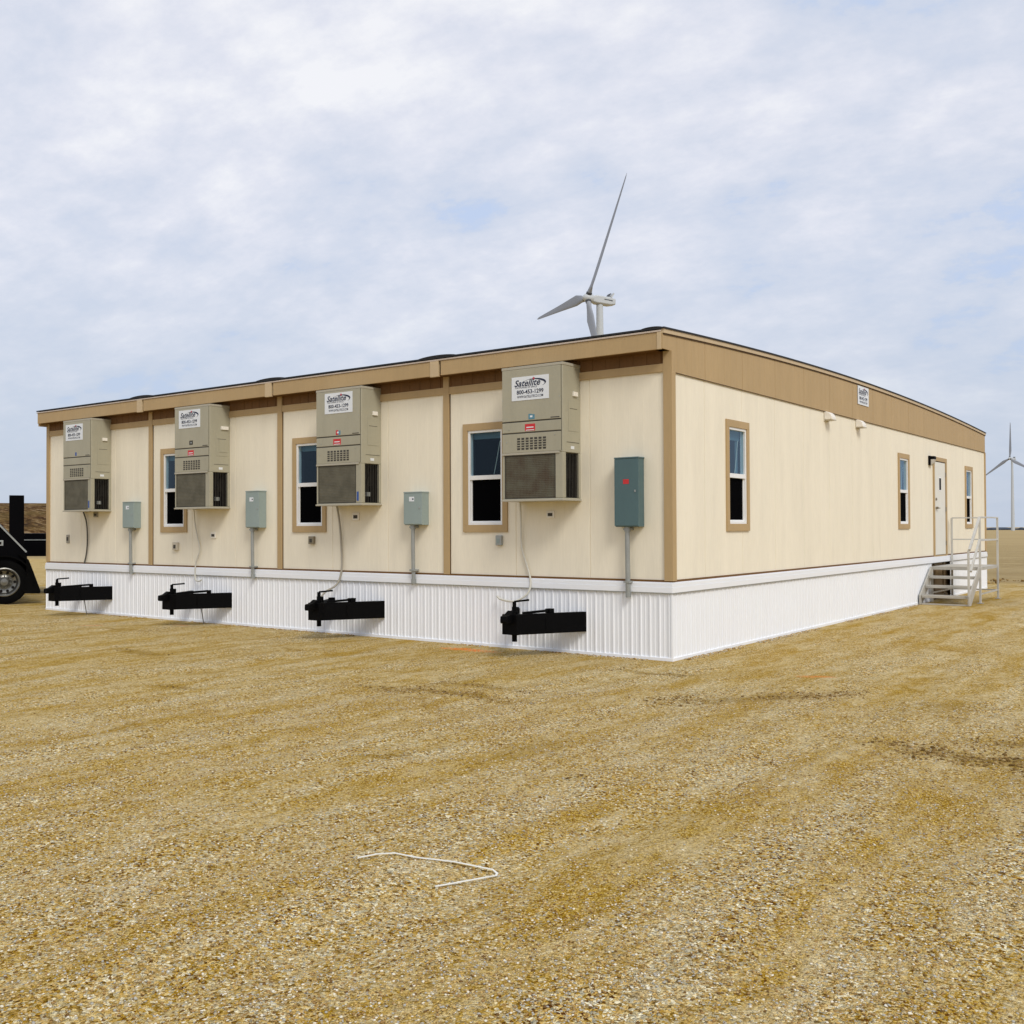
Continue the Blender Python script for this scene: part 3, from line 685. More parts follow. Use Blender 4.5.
# ------------------------------------------------------------------ wall-hung air conditioners
AW,AD=.985,.43; AZ0,AZ1=2.045,3.842
def make_ac(kind,sx,coil):
    a=empty('air_conditioner')
    fr=lambda s,d,z:(s,-AD-d,z); sd=lambda y,d,z:(AW+d,-y,z)     # local: x from left edge, front at -AD
    gz1=2.668
    m=MB(); m.box(0,AW,-AD,0,gz1,AZ1)                          # upper cabinet
    m.box(0,.035,-AD,0,AZ0+.025,gz1); m.box(AW-.122,AW,-AD,-AD+.075,AZ0+.025,gz1); m.box(AW-.04,AW,-.05,0,AZ0+.025,gz1)
    m.box(0,AW,-AD,0,AZ0,AZ0+.025); m.box(0.035,AW-.04,-.03,0,AZ0+.025,gz1)
    m.build('cabinet',M['ac'],a,.008)
    m=MB(); m.box(-.012,AW+.012,-AD-.012,.0,AZ0-.012,AZ0+.012);
    m.build('flange',M['ac_light'],a,.003)
    m=MB(); m.box(-.006,AW+.006,-AD-.006,-.0,AZ1-.03,AZ1+.006); m.build('lid',M['ac_light'],a,.003)
    m=MB(); m.box(.0,AW-.05,-AD-.012,-AD,gz1-.012,gz1+.018); m.build('ledge',M['ac_light'],a,.003)
    m=MB()
    for z in (3.104,2.951): m.box(0.0,AW-.022,-AD-.0035,-AD,z-.008,z+.006)
    m.box(AW-.022,AW-.018,-AD-.002,-AD,gz1+.02,AZ1-.03)
    m.build('panel_joint',M['ac_dark'],a)
    m=MB(); m.box(0.006,AW-.03,-AD-.010,-AD-.0,3.112,AZ1-.035); m.box(0.006,AW-.03,-AD-.008,-AD-.0,2.959,3.094); m.box(.006,AW-.03,-AD-.008,-AD-.0,gz1+.02,2.941)
    m.build('front_panel',M['ac'],a,.004)
    # small louvre
    lv=MB(); lx0,lx1,lz0,lz1=.245,.735,2.722,2.884
    nslot=7; wsl=(lx1-lx0)/nslot
    for i in range(nslot): lv.box(lx0+i*wsl+.010,lx0+(i+1)*wsl-.012,-AD-.0095,-AD-.001,lz0,lz1)
    lo=lv.build('louvre_slots',M['ac_dark'],a)
    m=MB()
    for k in range(1,5): m.box(lx0,lx1,-AD-.012,-AD-.0100,lz0+(lz1-lz0)*k/5-.006,lz0+(lz1-lz0)*k/5+.003)
    m.build('louvre_fin',M['ac'],a)
    m=MB(); m.box(.045,.862,-AD+.006,-AD+.02,2.076,2.645); m.build('condenser_grille',M[coil],a)
    m=MB(); m.box(.040,.049,-AD-.001,-AD+.006,2.072,2.650); m.box(.858,.867,-AD-.001,-AD+.006,2.072,2.650); m.box(.049,.858,-AD-.001,-AD+.006,2.642,2.652); m.box(.049,.858,-AD-.001,-AD+.006,2.070,2.079)
    m.build('grille_rim',M['ac_dark'],a)
    # open side bay with the compressor inside
    m=MB(); m.box(.84,.86,-AD+.078,-.032,2.072,2.665); m.box(.8605,AW-.045,-.047,-.031,2.072,2.665); m.box(.8605,AW-.03,-AD+.0765,-AD+.083,2.072,2.665); m.build('bay_back',M['inside_black'],a)
    m=MB(); m.tube([(.90,-.14,2.075),(.90,-.14,2.33)],.03,12); m.tube([(.86,-.30,2.08),(.88,-.25,2.3),(.90,-.2,2.5),(.86,-.12,2.6)],.012,8); m.build('compressor',M['black_steel'],a,smooth=True)
    if kind!='d':
        m=MB(); m.box(.90,.955,-.27,-.20,2.17,2.235); m.build('capacitor',M['galv'],a,.005)
    m=MB()
    for i in range(9): m.box(AW-.008,AW-.004,-.345+i*.036,-.340+i*.036,AZ0+.03,gz1-.01)
    m.build('side_guard',M['ac_dark'],a)
    # side panel details
    m=MB(); m.box(AW,AW+.004,-.30,-.055,2.95,3.40)
    if kind=='b': m.box(AW+.004,AW+.010,-.24,-.07,3.02,3.24)
    m.build('side_panel',M['ac'],a,.003)
    for q in ((AW,AW+.005,-.27,-.09,3.245,3.252),(AW,AW+.003,-.34,-.04,2.80,2.806),(AW,AW+.003,-.21,-.12,3.06,3.066)):
        m=MB(); m.box(*q); m.build('side_slot',M['ac_dark'],a)
    m=MB(); m.box(AW,AW+.03,-.20,-.10 if kind!='b' else -.05,3.415,3.475); m.build('disconnect_label',M['plastic_white'],a,.004)
    m=MB(); m.box(AW,AW+.003,-.24,-.16,2.715,2.755); m.build('side_label',M['paper'],a)
    # placard and stickers
    hsign=.318; s=rental_sign(.607,hsign,lambda p,d,q:(sx+p,-AD-.0105-d,q+(3.44 if kind in 'ad' else 3.46)))
    s.parent=a
    if kind=='d': s.location.z=-.055
    if kind in 'cd':
        m=MB(); m.box(.445,.495,-AD-.0125,-AD-.01,3.125,3.198); m.build('certification_sticker',M['sticker_red'] if kind=='c' else M['sticker_teal'],a)
        m=MB(); m.box(.497,.545,-AD-.0125,-AD-.01,3.125,3.190); m.build('certification_sticker',M['sticker_teal'],a)
        m=MB(); m.box(.470,.510,-AD-.0127,-AD-.0126,3.150,3.175); m.build('certification_mark',M['paper'],a)
    elif kind=='b':
        m=MB(); m.box(.43,.53,-AD-.0125,-AD-.01,3.16,3.235); m.build('thermostat_label',M['ac_dark'],a)
        m=MB(); m.box(.465,.50,-AD-.0140,-AD-.0126,3.185,3.21); m.build('thermostat_dot',M['galv'],a)
    else:
        m=MB(); m.box(.44,.49,-AD-.0125,-AD-.01,3.13,3.20); m.build('certification_sticker',M['sticker_blue'],a)
    if kind!='a':
        m=MB(); m.box(.385,.550,-AD-.0105,-AD-.008,2.972,3.065); m.build('warning_sticker',M['sticker_red'],a)
        m=MB(); m.box(.41,.525,-AD-.0118,-AD-.0106,3.012,3.026); m.box(.40,.535,-AD-.0118,-AD-.0106,2.978,2.988); m.build('warning_print',M['paper'],a)
    m=MB(); m.box(.80,.94,-AD-.0115,-AD-.01,3.125,3.137); m.build('maker_plate',M['ac_dark'],a)
    if kind in 'ac':
        m=MB(); m.box(.885,.925,-AD-.003,-AD,2.10,2.24); m.build('rating_sticker',M['sticker_blue'],a)
    for xx,zz in ((.02,3.4),(AW-.045,3.4),(.08,2.83),(AW-.12,2.9),(.12,3.0)): m=MB(); m.tube([(xx,-AD-.014,zz),(xx,-AD-.008,zz)],.006,8); m.build('screw',M['galv'],a)
    return a
for kind,i,sx,coil,lab in (('a',3,.10,'coil_grey','air conditioner nearest the far left corner, grey grille, no red sticker'),
                       ('b',2,.13,'coil_grey','wall air conditioner with a black square label and red sticker, second from left'),
                       ('c',1,.20,'coil_grey','wall air conditioner with grey grille and blue lower sticker, third from left'),
                       ('d',0,.17,'coil_brown','largest looking wall air conditioner, brownish grille, nearest the building corner')):
    a=make_ac(kind,sx,coil); a.location=(-1.334-i*W-AW,-.001,0)
    tag(a,lab,'air conditioner','wall air conditioners along the front')

# ------------------------------------------------------------------ electrical boxes
def ebox(x0,x1,z0,z1,zc,mat,cx,big=False):
    x1+=.03
    e=empty('electrical_box',((x0+x1)/2,-.001,z0)); w=x1-x0; h=z1-z0; D=.15
    m=MB(); m.box(-w/2,w/2,-D,0,0,h); m.build('enclosure',M[mat],e,.006)
    m=MB(); m.box(-w/2-.006,w/2+.006,-D-.014,-D+.0,.012,h-.014); m.box(-w/2-.008,w/2+.008,-D-.018,-.0,h-.012,h+.008); m.build('cover',M[mat],e,.005)
    m=MB(); m.box(w/2-.05,w/2-.03,-D-.022,-D-.014,h*.5,h*.5+.03); m.build('latch',M['galv'],e,.002)
    if big:
        m=MB(); m.box(-.045,.040,-D-.0165,-D-.0145,h*.62,h*.62+.06); m.build('danger_sticker',M['sticker_red'],e)
    else:
        m=MB(); m.box(-.07,.03,-D-.0165,-D-.0145,h*.72,h*.72+.07); m.build('label',M['paper'],e)
        m=MB(); m.box(-.01,.02,-D-.018,-D-.0166,h*.72+.025,h*.72+.045); m.build('label_print',M['ink'],e)
    dx=cx-(x0+x1)/2; zb=zc-z0
    m=MB(); m.tube([(dx,-.085,0.005),(dx,-.085,-.30),(dx,-.078,zb+.12),(dx-.0,-.072,zb)],.029 if not big else .033,12); m.build('conduit',M['galv'],e,smooth=True)
    m=MB()
    for zz in (-.03,zb+.18): m.box(dx-.045,dx+.045,-.117,-.0005 if zz>-.1 else -.0,zz-.012,zz+.012)
    m.tube([(dx,-.085,-.06),(dx,-.085,-.0)],.042,12)
    m.build('conduit_strap',M['galv'],e)
    m=MB(); m.tube([(dx,-.072,zb-.02),(dx,-.072,zb+.05)],.036,12); m.build('conduit_coupling',M['galv'],e,smooth=True)
    return e
eg='electrical boxes on the front wall'
tag(ebox(-11.66,-11.34,1.70,2.20,.845,'elec',-11.52),'small grey electrical box with conduit between the two leftmost air conditioners','electrical box',eg)
tag(ebox(-8.02,-7.71,1.695,2.32,.85,'elec',-7.94),'tall light grey electrical box just left of the middle tan seam trim','electrical box',eg)
e3=tag(ebox(-4.37,-4.05,1.725,2.215,.87,'elec',-4.26),'light grey electrical box to the left of the largest front window','electrical box',eg)
tag(ebox(-.715,-.405,1.685,2.57,.80,'elec_dark',-.575,True),'dark green-grey electrical panel with red sticker by the building corner','electrical box',eg)

# ------------------------------------------------------------------ outlets, cables, vents, lamp, gable sign
def outlet(x0,x1,z0,z1,face,kind,lab):
    e=empty('wall_outlet',((x0+x1)/2,0,(z0+z1)/2)); kk=1.15 if kind=='flat' else .85; w=(x1-x0)/2*kk; h=(z1-z0)/2*kk
    m=MB(); m.box(-w,w,-.02 if kind=='flat' else -.05,-.0005,-h,h); m.build('cover_plate',M[face],e,.006)
    m=MB()
    if kind=='flat': m.box(-w*.6,w*.6,-.025,-.020,-h*.45,h*.45)
    else: m.box(-w*.45,w*.45,-.056,-.050,-h*.6,h*.35)
    m.build('socket',M['ac_dark'] if face!='galv' else M['elec'],e,.002)
    return tag(e,lab,'outlet','outlets on the front wall')
outlet(-1.875,-1.765,1.815,1.90,'plastic_white','flat','pale flat outlet under the brown-grilled air conditioner near the corner')
outlet(-2.745,-2.63,1.42,1.585,'galv','deep','grey weatherproof outlet below the largest front window')
outlet(-5.60,-5.47,1.81,1.915,'plastic_white','flat','pale flat outlet under the third air conditioner from the left')
outlet(-6.60,-6.46,1.415,1.565,'brass','deep','brown outlet cover below the middle front window')
outlet(-9.16,-9.04,1.52,1.61,'plastic_white','flat','small pale outlet between second air conditioner and its grey electrical box')
outlet(-10.27,-10.10,1.28,1.45,'white_gap','deep','beige projecting outlet cover below the leftmost front window')
outlet(-13.90,-13.81,1.41,1.56,'cable_grey','flat','dark upright outlet near the left end of the wall')
outlet(-12.90,-12.77,1.93,2.015,'cable_grey','flat','grey outlet tucked right under the leftmost air conditioner')
def cable(pts,r,mat,lab):
    P=[Vector((x,-d,z)) for x,d,z in pts]; out=[]
    for i in range(len(P)-1):
        p0=P[max(i-1,0)];p1=P[i];p2=P[i+1];p3=P[min(i+2,len(P)-1)]
        for k in range(6):
            t=k/6; out.append(.5*((2*p1)+(p2-p0)*t+(2*p0-5*p1+4*p2-p3)*t*t+(-p0+3*p1-3*p2+p3)*t**3))
    out.append(P[-1]); m=MB(); m.tube(out,r,8); o=m.build('cable',M[mat],smooth=True)
    return tag(o,lab,'cable','cables hanging below the air conditioners')
cable([(-13.21,.06,2.05),(-13.12,.04,1.83),(-13.10,.03,1.5),(-13.13,.03,1.21),(-13.2,.035,1.0)],.014,'cable_dark','dark thin cable hanging below the leftmost air conditioner')
cable([(-9.56,.08,2.04),(-9.58,.05,1.81),(-9.53,.03,1.55),(-9.47,.03,1.3),(-9.56,.045,1.06),(-9.54,.07,.79),(-9.42,.09,.74),(-9.34,.08,.77)],.012,'cable_white','pale cable under the second air conditioner with a free curled end')
cable([(-5.89,.08,2.05),(-5.86,.05,1.78),(-5.84,.03,1.4),(-5.82,.04,1.05),(-5.86,.10,.80),(-5.92,.30,.68),(-5.70,.62,.585)],.016,'cable_grey','grey cable running from the third air conditioner down to a hitch')
cable([(-2.28,.08,2.05),(-2.29,.05,1.8),(-2.29,.03,1.41),(-2.20,.03,1.15),(-2.13,.05,.95),(-2.14,.09,.79),(-2.25,.15,.69),(-2.38,.15,.66),(-2.6,.11,.68),(-2.68,.09,.72)],.014,'cable_white','pale cable looping below the corner air conditioner above the hitch')
for y in (5.72,7.39):
    e=empty('wall_vent',(0.0,y,3.56)); m=MB()
    prof=[(0,.08),(.04,.078),(.08,.062),(.115,.03),(.135,-.015),(.14,-.06),(.0,-.06)]
    m.prism(prof,lambda d,z,s:(d+.001,s,z),-.10,.10); m.build('hood',M['plastic_white'],e,.01)
    m=MB(); m.box(.005,.15,-.085,.085,-.075,-.061); m.box(.0005,.012,-.12,.12,-.085,.10); m.build('damper',M['white_gap'],e)
    tag(e,'white hooded exhaust vent below the tan band, %s'%('left one, farther from the gable sign' if y<6 else 'directly under the gable sign'),'vent','exhaust vents on the side wall')
e=empty('wall_lamp',(0,12.43,3.14)); m=MB(); m.box(.0005,.05,-.11,.11,-.10,.11); m.box(.05,.13,-.085,.085,.03,.10); m.build('housing',M['black_steel'],e,.012)
m=MB(); m.prism([(.05,.028),(.125,.028),(.10,-.06),(.05,-.11)],lambda a,b,d:(a,d,b),-.085,.085); m.build('lens',M['lamp_glass'],e,.006)
tag(e,'black wall lamp with pale lens beside the top of the side door','lamp')
s=rental_sign(.64,.345,lambda p,d,q:(.024+d,7.355+p,3.935+q)); tag(s,'small white hire sign on the tan gable band of the side wall','sign')

# ------------------------------------------------------------------ tow hitches
def make_hitch(k):
    h=empty('tow_hitch')
    for sgn in (1,-1):
        m=MB(); a=Vector((sgn*.575,.02,.43)); b=Vector((sgn*.055,-.88,.43))
        if sgn==-1: b=Vector((-.055,-.88,.43))
        d=(b-a).normalized(); r=d.cross(Vector((0,0,1)))
        m.beam(a,b,.075,.262)
        m.build('drawbar_beam',M['black_steel'],h)
    m=MB(); m.box(-.12,.12,-.95,-.80,.300,.562); m.box(-.30,.30,-.55,-.49,.35,.52); m.build('gusset_plate',M['black_steel'],h,.006)
    m=MB(); m.prism([(-.90,.455),(-1.075,.455),(-1.085,.48),(-1.08,.545),(-1.0,.56),(-.92,.61),(-.86,.60)],lambda y,z,x:(x,y,z),-.05,.05); m.build('coupler',M['black_steel'],h,.004)
    j=MB(); j.tube([(.0,-.84,.205),(.0,-.84,.655)],.034,14); j.tube([(.0,-.84,.65),(.0,-.84,.72)],.026,12); j.tube([(.0,-.84,.565),(.0,-.84,.60)],.045,14); j.box(-.02,.02,-.81,-.765,.565,.65); jo=j.build('jack_post',M['black_steel'],h,smooth=True)
    m=MB(); m.tube([(0,-.84,.71),(.0,-.835,.722),(.09,-.66,.735)],.013,8); m.tube([(.09,-.66,.722),(.09,-.66,.748)],.015,8); m.build('crank_handle',M['black_steel'],jo,smooth=True)
    m=MB()
    if k in (0,1): m.beam((.06,-.74,.568),(.26,-.46,.592),.05,.03); m.box(.22,.30,-.46,-.36,.56,.615); m.box(.50,.58,-.16,-.08,.56,.59) if 0 else None
    if k==1: m.box(.03,.10,-.68,-.60,.56,.63)
    if k in (2,3): m.beam((.06,-.78,.57),(.34,-.35,.60),.05,.035); m.box(.33,.38,-.37,-.31,.56,.615); 0
    m.build('safety_bracket',M['black_steel'],h,.003)
    m=MB()
    if k>=2: m.tube([(.24,-.42,.31),(.26,-.40,.16),(.28,-.39,.02)],.008,6); m.build('breakaway_chain',M['cable_dark'],h)
    return h
labs=['black steel hitch below the brown-grilled air conditioner, nearest the building corner','black steel hitch with a grey cable reaching it, third from left','black steel hitch on the skirting, second from left','black steel hitch at the far left corner of the skirting']
for k in range(4):
    h=make_hitch(k); h.location=(-W/2-k*W,0,0); tag(h,labs[k],'tow hitch','tow hitches projecting from the front skirting')

# ------------------------------------------------------------------ aluminium steps
S=empty('entry_steps',(.55,12.8,0)); tag(S,'grey aluminium entry steps with handrails in front of the side door','steps')
def sp(name,mat,fnc,bev=.0,smooth=False):
    m=MB(); fnc(m); m.v=[(x-.55,y-12.8,z) for x,y,z in m.v]; return m.build(name,mat,S,bev,smooth)
X0,X1,Y0,Y1,YB,ZL=.06,1.07,12.26,14.05,11.25,.78
sp('platform',M['aluminium'],lambda m:(m.box(X0,X1,Y0,Y1,ZL-.012,ZL),m.box(X0,X1,Y0,Y0+.03,ZL-.07,ZL-.0125),m.box(X0,X1,Y1-.03,Y1,ZL-.07,ZL-.0125),m.box(X0,X0+.03,Y0+.031,Y1-.031,ZL-.07,ZL-.0125),m.box(X1-.03,X1,Y0+.031,Y1-.031,ZL-.07,ZL-.0125)),.003)
for k,(y,z) in enumerate(((11.30,.20),(11.60,.395),(11.92,.585))):
    sp('tread',M['aluminium'],lambda m:(m.box(X0+.035,X1-.035,y,y+.28,z-.03,z),m.box(X0+.035,X1-.035,y,y+.02,z-.055,z-.0305)),.004)
for x in (X0,X1-.03):
    sp('stringer',M['aluminium'],lambda m:m.prism([(11.28,.0),(11.40,.0),(12.26,.60),(12.26,.78),(12.18,.78),(11.24,.20),(11.24,.0)],lambda y,z,d:(x+d,y,z),0,.03),.003)
def post(x,y,z0,z1,w=.042): return lambda m:m.box(x-w/2,x+w/2,y-w/2,y+w/2,z0,z1)
for x,y,z0,z1 in ((X1-.02,YB+.02,0,1.165),(X1+.002,Y0-.02,0,1.865),(X1+.002,Y1+.02,0,1.865),(X0+.02,Y1+.02,.0,1.865),(X0+.02,Y0-.02,0,.71)): sp('leg',M['aluminium_rail'],post(x,y,z0,z1),.003)
for y in (Y0-.02,Y1+.02): sp('foot_plate',M['aluminium'],lambda m:m.box(X1-.06,X1+.06,y-.06,y+.06,0,.012))
rail=lambda a,b,w=.034:(lambda m:m.beam(a,b,w,w))
xo=X1+.002
sp('handrail',M['aluminium_rail'],rail((xo,YB+.0,1.17),(xo,Y0-.04,1.86),.05),.004)
sp('mid_rail',M['aluminium_rail'],rail((xo,YB+.10,.72),(xo,Y0-.04,1.38),.045),.004)
for z in (1.865,1.36):
    sp('guard_rail',M['aluminium_rail'],rail((xo,Y0-.02,z),(xo,Y1+.02,z)),.003)
    sp('guard_rail',M['aluminium_rail'],rail((xo,Y1+.021,z+.002),(X0+.02,Y1+.021,z+.002),.028),.003)
sp('brace',M['aluminium'],lambda m:(m.beam((xo,Y0,.20),(xo,Y1,.20),.03,.03),m.beam((X0+.02,Y0,.2),(X0+.02,Y1,.2),.03,.03),m.beam((X0+.02,Y1+.02,.2),(xo,Y1+.02,.2),.03,.03),m.box(X0+.045,X1-.045,YB+.03,YB+.06,.0,.03)))

# ------------------------------------------------------------------ wind turbines
def turbine(hub,yaw_deg,a_deg,Rr,lab,tilt=.09,zb0=-1.):
    n=Vector((math.cos(R(yaw_deg))*math.cos(tilt),math.sin(R(yaw_deg))*math.cos(tilt),math.sin(tilt)))
    h=Vector((-math.sin(R(yaw_deg)),math.cos(R(yaw_deg)),0)); v=n.cross(h)
    hub=Vector(hub); tow=hub-Vector((n.x,n.y,0))*4.6
    e=empty('wind_turbine',(tow.x,tow.y,zb0)); o=Vector((tow.x,tow.y,zb0))
    L_=lambda p:tuple(Vector(p)-o)
    m=MB(); zt=hub.z-2.0
    m.tube([L_((tow.x,tow.y,zb0-.5+(zt-zb0+.5)*k/12)) for k in range(13)],1,32,[2.15-1.0*k/12 for k in range(13)]); m.build('tower',M['turbine'],e,smooth=True)
    # nacelle: tapered body behind the hub
    q=[(-1.7,2.3,2.2,-.1),(-3.0,3.2,2.9,-.1),(-8.,3.2,2.9,-.0),(-10.2,2.6,2.0,.15)]
    m=MB(); base=0
    for k,(d,w_,hh,zz) in enumerate(q):
        c=hub+n*d+v*zz
        for i,j in ((-1,-.75),(-.75,-1),(.75,-1),(1,-.75),(1,.75),(.75,1),(-.75,1),(-1,.75)): m.v.append(L_(c+h*(w_/2*i)+v*(hh/2*j)))
    for k in range(3):
        for i in range(8): m.f.append((k*8+i,k*8+(i+1)%8,k*8+8+(i+1)%8,k*8+8+i))
    m.f.append(tuple(range(8))[::-1]); m.f.append(tuple(range(24,32)))
    na=m.build('nacelle',M['turbine'],e,.15)
    m=MB(); c=hub+n*-8.4+v*1.45
    m.beam(L_(c),L_(c+v*1.5-n*.9),2.6,.5,tuple(n)); m.build('cooler',M['turbine'],e)
    m=MB(); c=hub+n*-7.3+v*1.45; m.beam(L_(c),L_(c+v*1.3-n*.9),2.2,.25,tuple(n)); m.build('cooler_vent',M['turbine_dark'],e)
    m=MB(); c=hub+n*-7.2+h*1.62+v*.2; m.beam(L_(c-n*1.6),L_(c+n*1.6),.06,.3); c=hub+n*-7.2-h*1.62+v*.2; m.beam(L_(c-n*1.6),L_(c+n*1.6),.06,.3); m.build('nacelle_vent',M['turbine_dark'],e)
    m=MB(); m.tube([L_(hub+n*d) for d in (-1.9,-1.2,0,.9,1.6,1.95)],1,20,[1.35,1.6,1.6,1.35,.8,.15]); m.build('hub',M['turbine'],e,smooth=True)
    secs=[(.9,.85,.85,0),(2.2,.85,.85,0),(4.5,1.25,.62,10),(8.5,1.85,.40,12),(13,1.65,.28,9),(20,1.30,.19,6),(28,.98,.13,3),(36,.66,.085,1),(41,.42,.05,0),(Rr,.08,.02,0)]
    for i in range(3):
        th=R(a_deg+120*i); d=h*math.cos(th)+v*math.sin(th); c_=(-h*math.sin(th)+v*math.cos(th))
        m=MB(); nn=14
        for r,ch,tk,tw in secs:
            t_=R(-tw*.8-3); cd_=c_*math.cos(t_)+n*math.sin(t_); td=n*math.cos(t_)-c_*math.sin(t_); off=(-ch*.35 if r>3 else 0)
            for k in range(nn):
                a=2*math.pi*k/nn; m.v.append(L_(hub+d*r+cd_*(ch*math.cos(a)+off)+td*(tk*math.sin(a)*(1 if r<3 else (.6+.4*math.cos(a))))))
        for s_ in range(len(secs)-1):
            for k in range(nn): m.f.append((s_*nn+k,s_*nn+(k+1)%nn,(s_+1)*nn+(k+1)%nn,(s_+1)*nn+k))
        m.f.append(tuple(range(nn))[::-1]); m.f.append(tuple((len(secs)-1)*nn+k for k in range(nn)))
        m.build('blade',M['blade'],e,smooth=True)
        m=MB(); m.tube([L_(hub+d*1.3),L_(hub+d*2.0)],1.02,16); m.build('blade_bearing',M['turbine_dark'],e,smooth=True)
    tag(e,lab,'wind turbine','wind turbines'); return e
turbine((-178.506,283.267,80),239,59,42.5,'large wind turbine rising behind the roof of the building')
turbine((-230.23,1290.27,80),247,92,43,'distant small wind turbine standing on the horizon at the right',.09,-4.6)

# ------------------------------------------------------------------ truck at the left edge and the trailer behind it
TA=math.atan2(HR.y,HR.x)
Tk=empty('black_truck',(-16.82,.17,0),TA+R(25.5)); tag(Tk,'black heavy truck cut off by the left edge, polished rear wheel and mudflap','truck')
def tp(name,mat,fnc,bev=0.,smooth=False,par=None):
    m=MB(); fnc(m); return m.build(name,mat,par or Tk,bev,smooth)
def wheel(x,y):
    w=tp('wheel',M['rubber'],lambda m:m.lathe([(.30,-.0),(.33,-.02),(.44,-.02),(.485,.0),(.50,.04),(.50,.22),(.485,.26),(.44,.28),(.30,.28)],lambda a,b,d:(x+a,y+d,.50+b),48,False),0,True)
    tp('rim',M['rim'],lambda m:m.lathe([(.325,-.028),(.305,-.034),(.285,-.015),(.265,.09),(.245,.12),(.17,.135),(.115,.11),(.105,.01),(.075,-.02),(.002,-.025)],lambda a,b,d:(x+a,y+d,.50+b),48,False),0,True,w)
    def holes(m):
        for k in range(10):
            t=2*math.pi*k/10; cx0=x+.212*math.cos(t); cz0=.50+.212*math.sin(t); m.tube([(cx0,y+.105,cz0),(cx0,y+.16,cz0)],.031,12)
    tp('hand_hole',M['inside_black'],holes,0,False,w)
    def nuts(m):
        m.lathe([(.118,.128),(.166,.128),(.166,.133),(.118,.133)],lambda a,b,d:(x+a,y+d,.50+b),32,False)
        for k in range(10):
            t=2*math.pi*(k+.5)/10; m.tube([(x+.142*math.cos(t),y+.08,.50+.142*math.sin(t)),(x+.142*math.cos(t),y+.15,.50+.142*math.sin(t))],.015,6)
    tp('wheel_nut',M['rim'],nuts,0,False,w)
wheel(.02,0); wheel(-1.32,0); wheel(-5.6,.05)
wheel(.02,1.9); wheel(-1.32,1.9)
tp('chassis',M['black_paint'],lambda m:(m.box(-6.4,.45,.55,.65,.72,1.0),m.box(-6.4,.45,1.45,1.55,.72,1.0),m.box(.35,.47,.3,1.9,.75,1.05)),.01)
def fender(m):
    P=[]
    for k in range(15):
        t=R(-8+150*k/14); P.append((.02+.60*math.cos(t),.50+.60*math.sin(t)))
    Q=[(.02+.57*math.cos(R(-8+150*k/14)),.50+.57*math.sin(R(-8+150*k/14))) for k in range(15)][::-1]
    m.prism(P+Q,lambda a,b,d:(a,d,b),-.05,.62)
    m.prism([(.45,1.0),(.30,1.12),(.47,1.12),(.50,.95)],lambda a,b,d:(a,d,b),-.04,.6)
tp('fender',M['rubber'],fender)
tp('mudflap',M['rubber'],lambda m:m.prism([(.46,1.03),(.52,.98),(.62,.70),(.72,.40),(.765,.27),(.75,.225),(.45,.235),(.36,.30),(.47,.60)],lambda a,b,d:(a,d,b),-.03,.60),.01)
tp('side_body',M['black_paint'],lambda m:m.prism([(-2.6,.95),(.47,.95),(.49,1.13),(.44,1.21),(-.12,1.85),(-.5,2.10),(-2.6,2.10)],lambda a,b,d:(a,d,b),.02,2.0),.02)
tp('body_rail',M['galv'],lambda m:m.beam((-.14,.0,1.86),(.47,.0,1.17),.03,.035))
tp('marker_lamp',M['galv'],lambda m:m.box(-.20,-.0,.005,.019,1.32,1.44),.005)
tp('marker_lens',M['inside_black'],lambda m:m.box(-.16,-.04,.0,.0045,1.35,1.41))
tp('upright_post',M['black_paint'],lambda m:m.box(.115,.42,.03,.33,1.2,2.46),.01)
tp('cab',M['black_paint'],lambda m:m.prism([(-6.6,.8),(-2.9,.8),(-2.9,3.1),(-3.2,3.3),(-4.8,3.3),(-5.2,2.3),(-6.5,2.05),(-6.7,1.4)],lambda a,b,d:(a,d,b),.02,2.1),.04)
tp('side_window',M['glass'],lambda m:m.prism([(-4.9,2.35),(-3.9,2.35),(-3.9,3.0),(-4.65,3.0)],lambda a,b,d:(a,d,b),.0,.018))
Tr=empty('flatbed_trailer',(-19.2,2.25,0),TA); tag(Tr,'low black flatbed trailer deck seen between the truck and the building','trailer')
tp('deck',M['black_paint'],lambda m:(m.box(-6.,4.2,0,2.4,1.08,1.58),m.box(-6.,4.2,-.02,.0,1.0,1.36)),.01,par=Tr)
tp('side_rail',M['galv'],lambda m:m.box(-6.,4.2,-.028,-.0205,1.405,1.43),par=Tr)
tp('load_bar',M['galv'],lambda m:(m.box(.5,4.,.5,.8,1.581,1.60)),par=Tr)
for xx in (-4.6,-3.4):
    for yy in (.02,2.1): tp('wheel',M['rubber'],lambda m:m.lathe([(.2,0),(.46,.0),(.50,.05),(.50,.22),(.46,.26),(.2,.26)],lambda a,b,d:(xx+a,yy+d,.50+b),36),0,True,par=Tr)

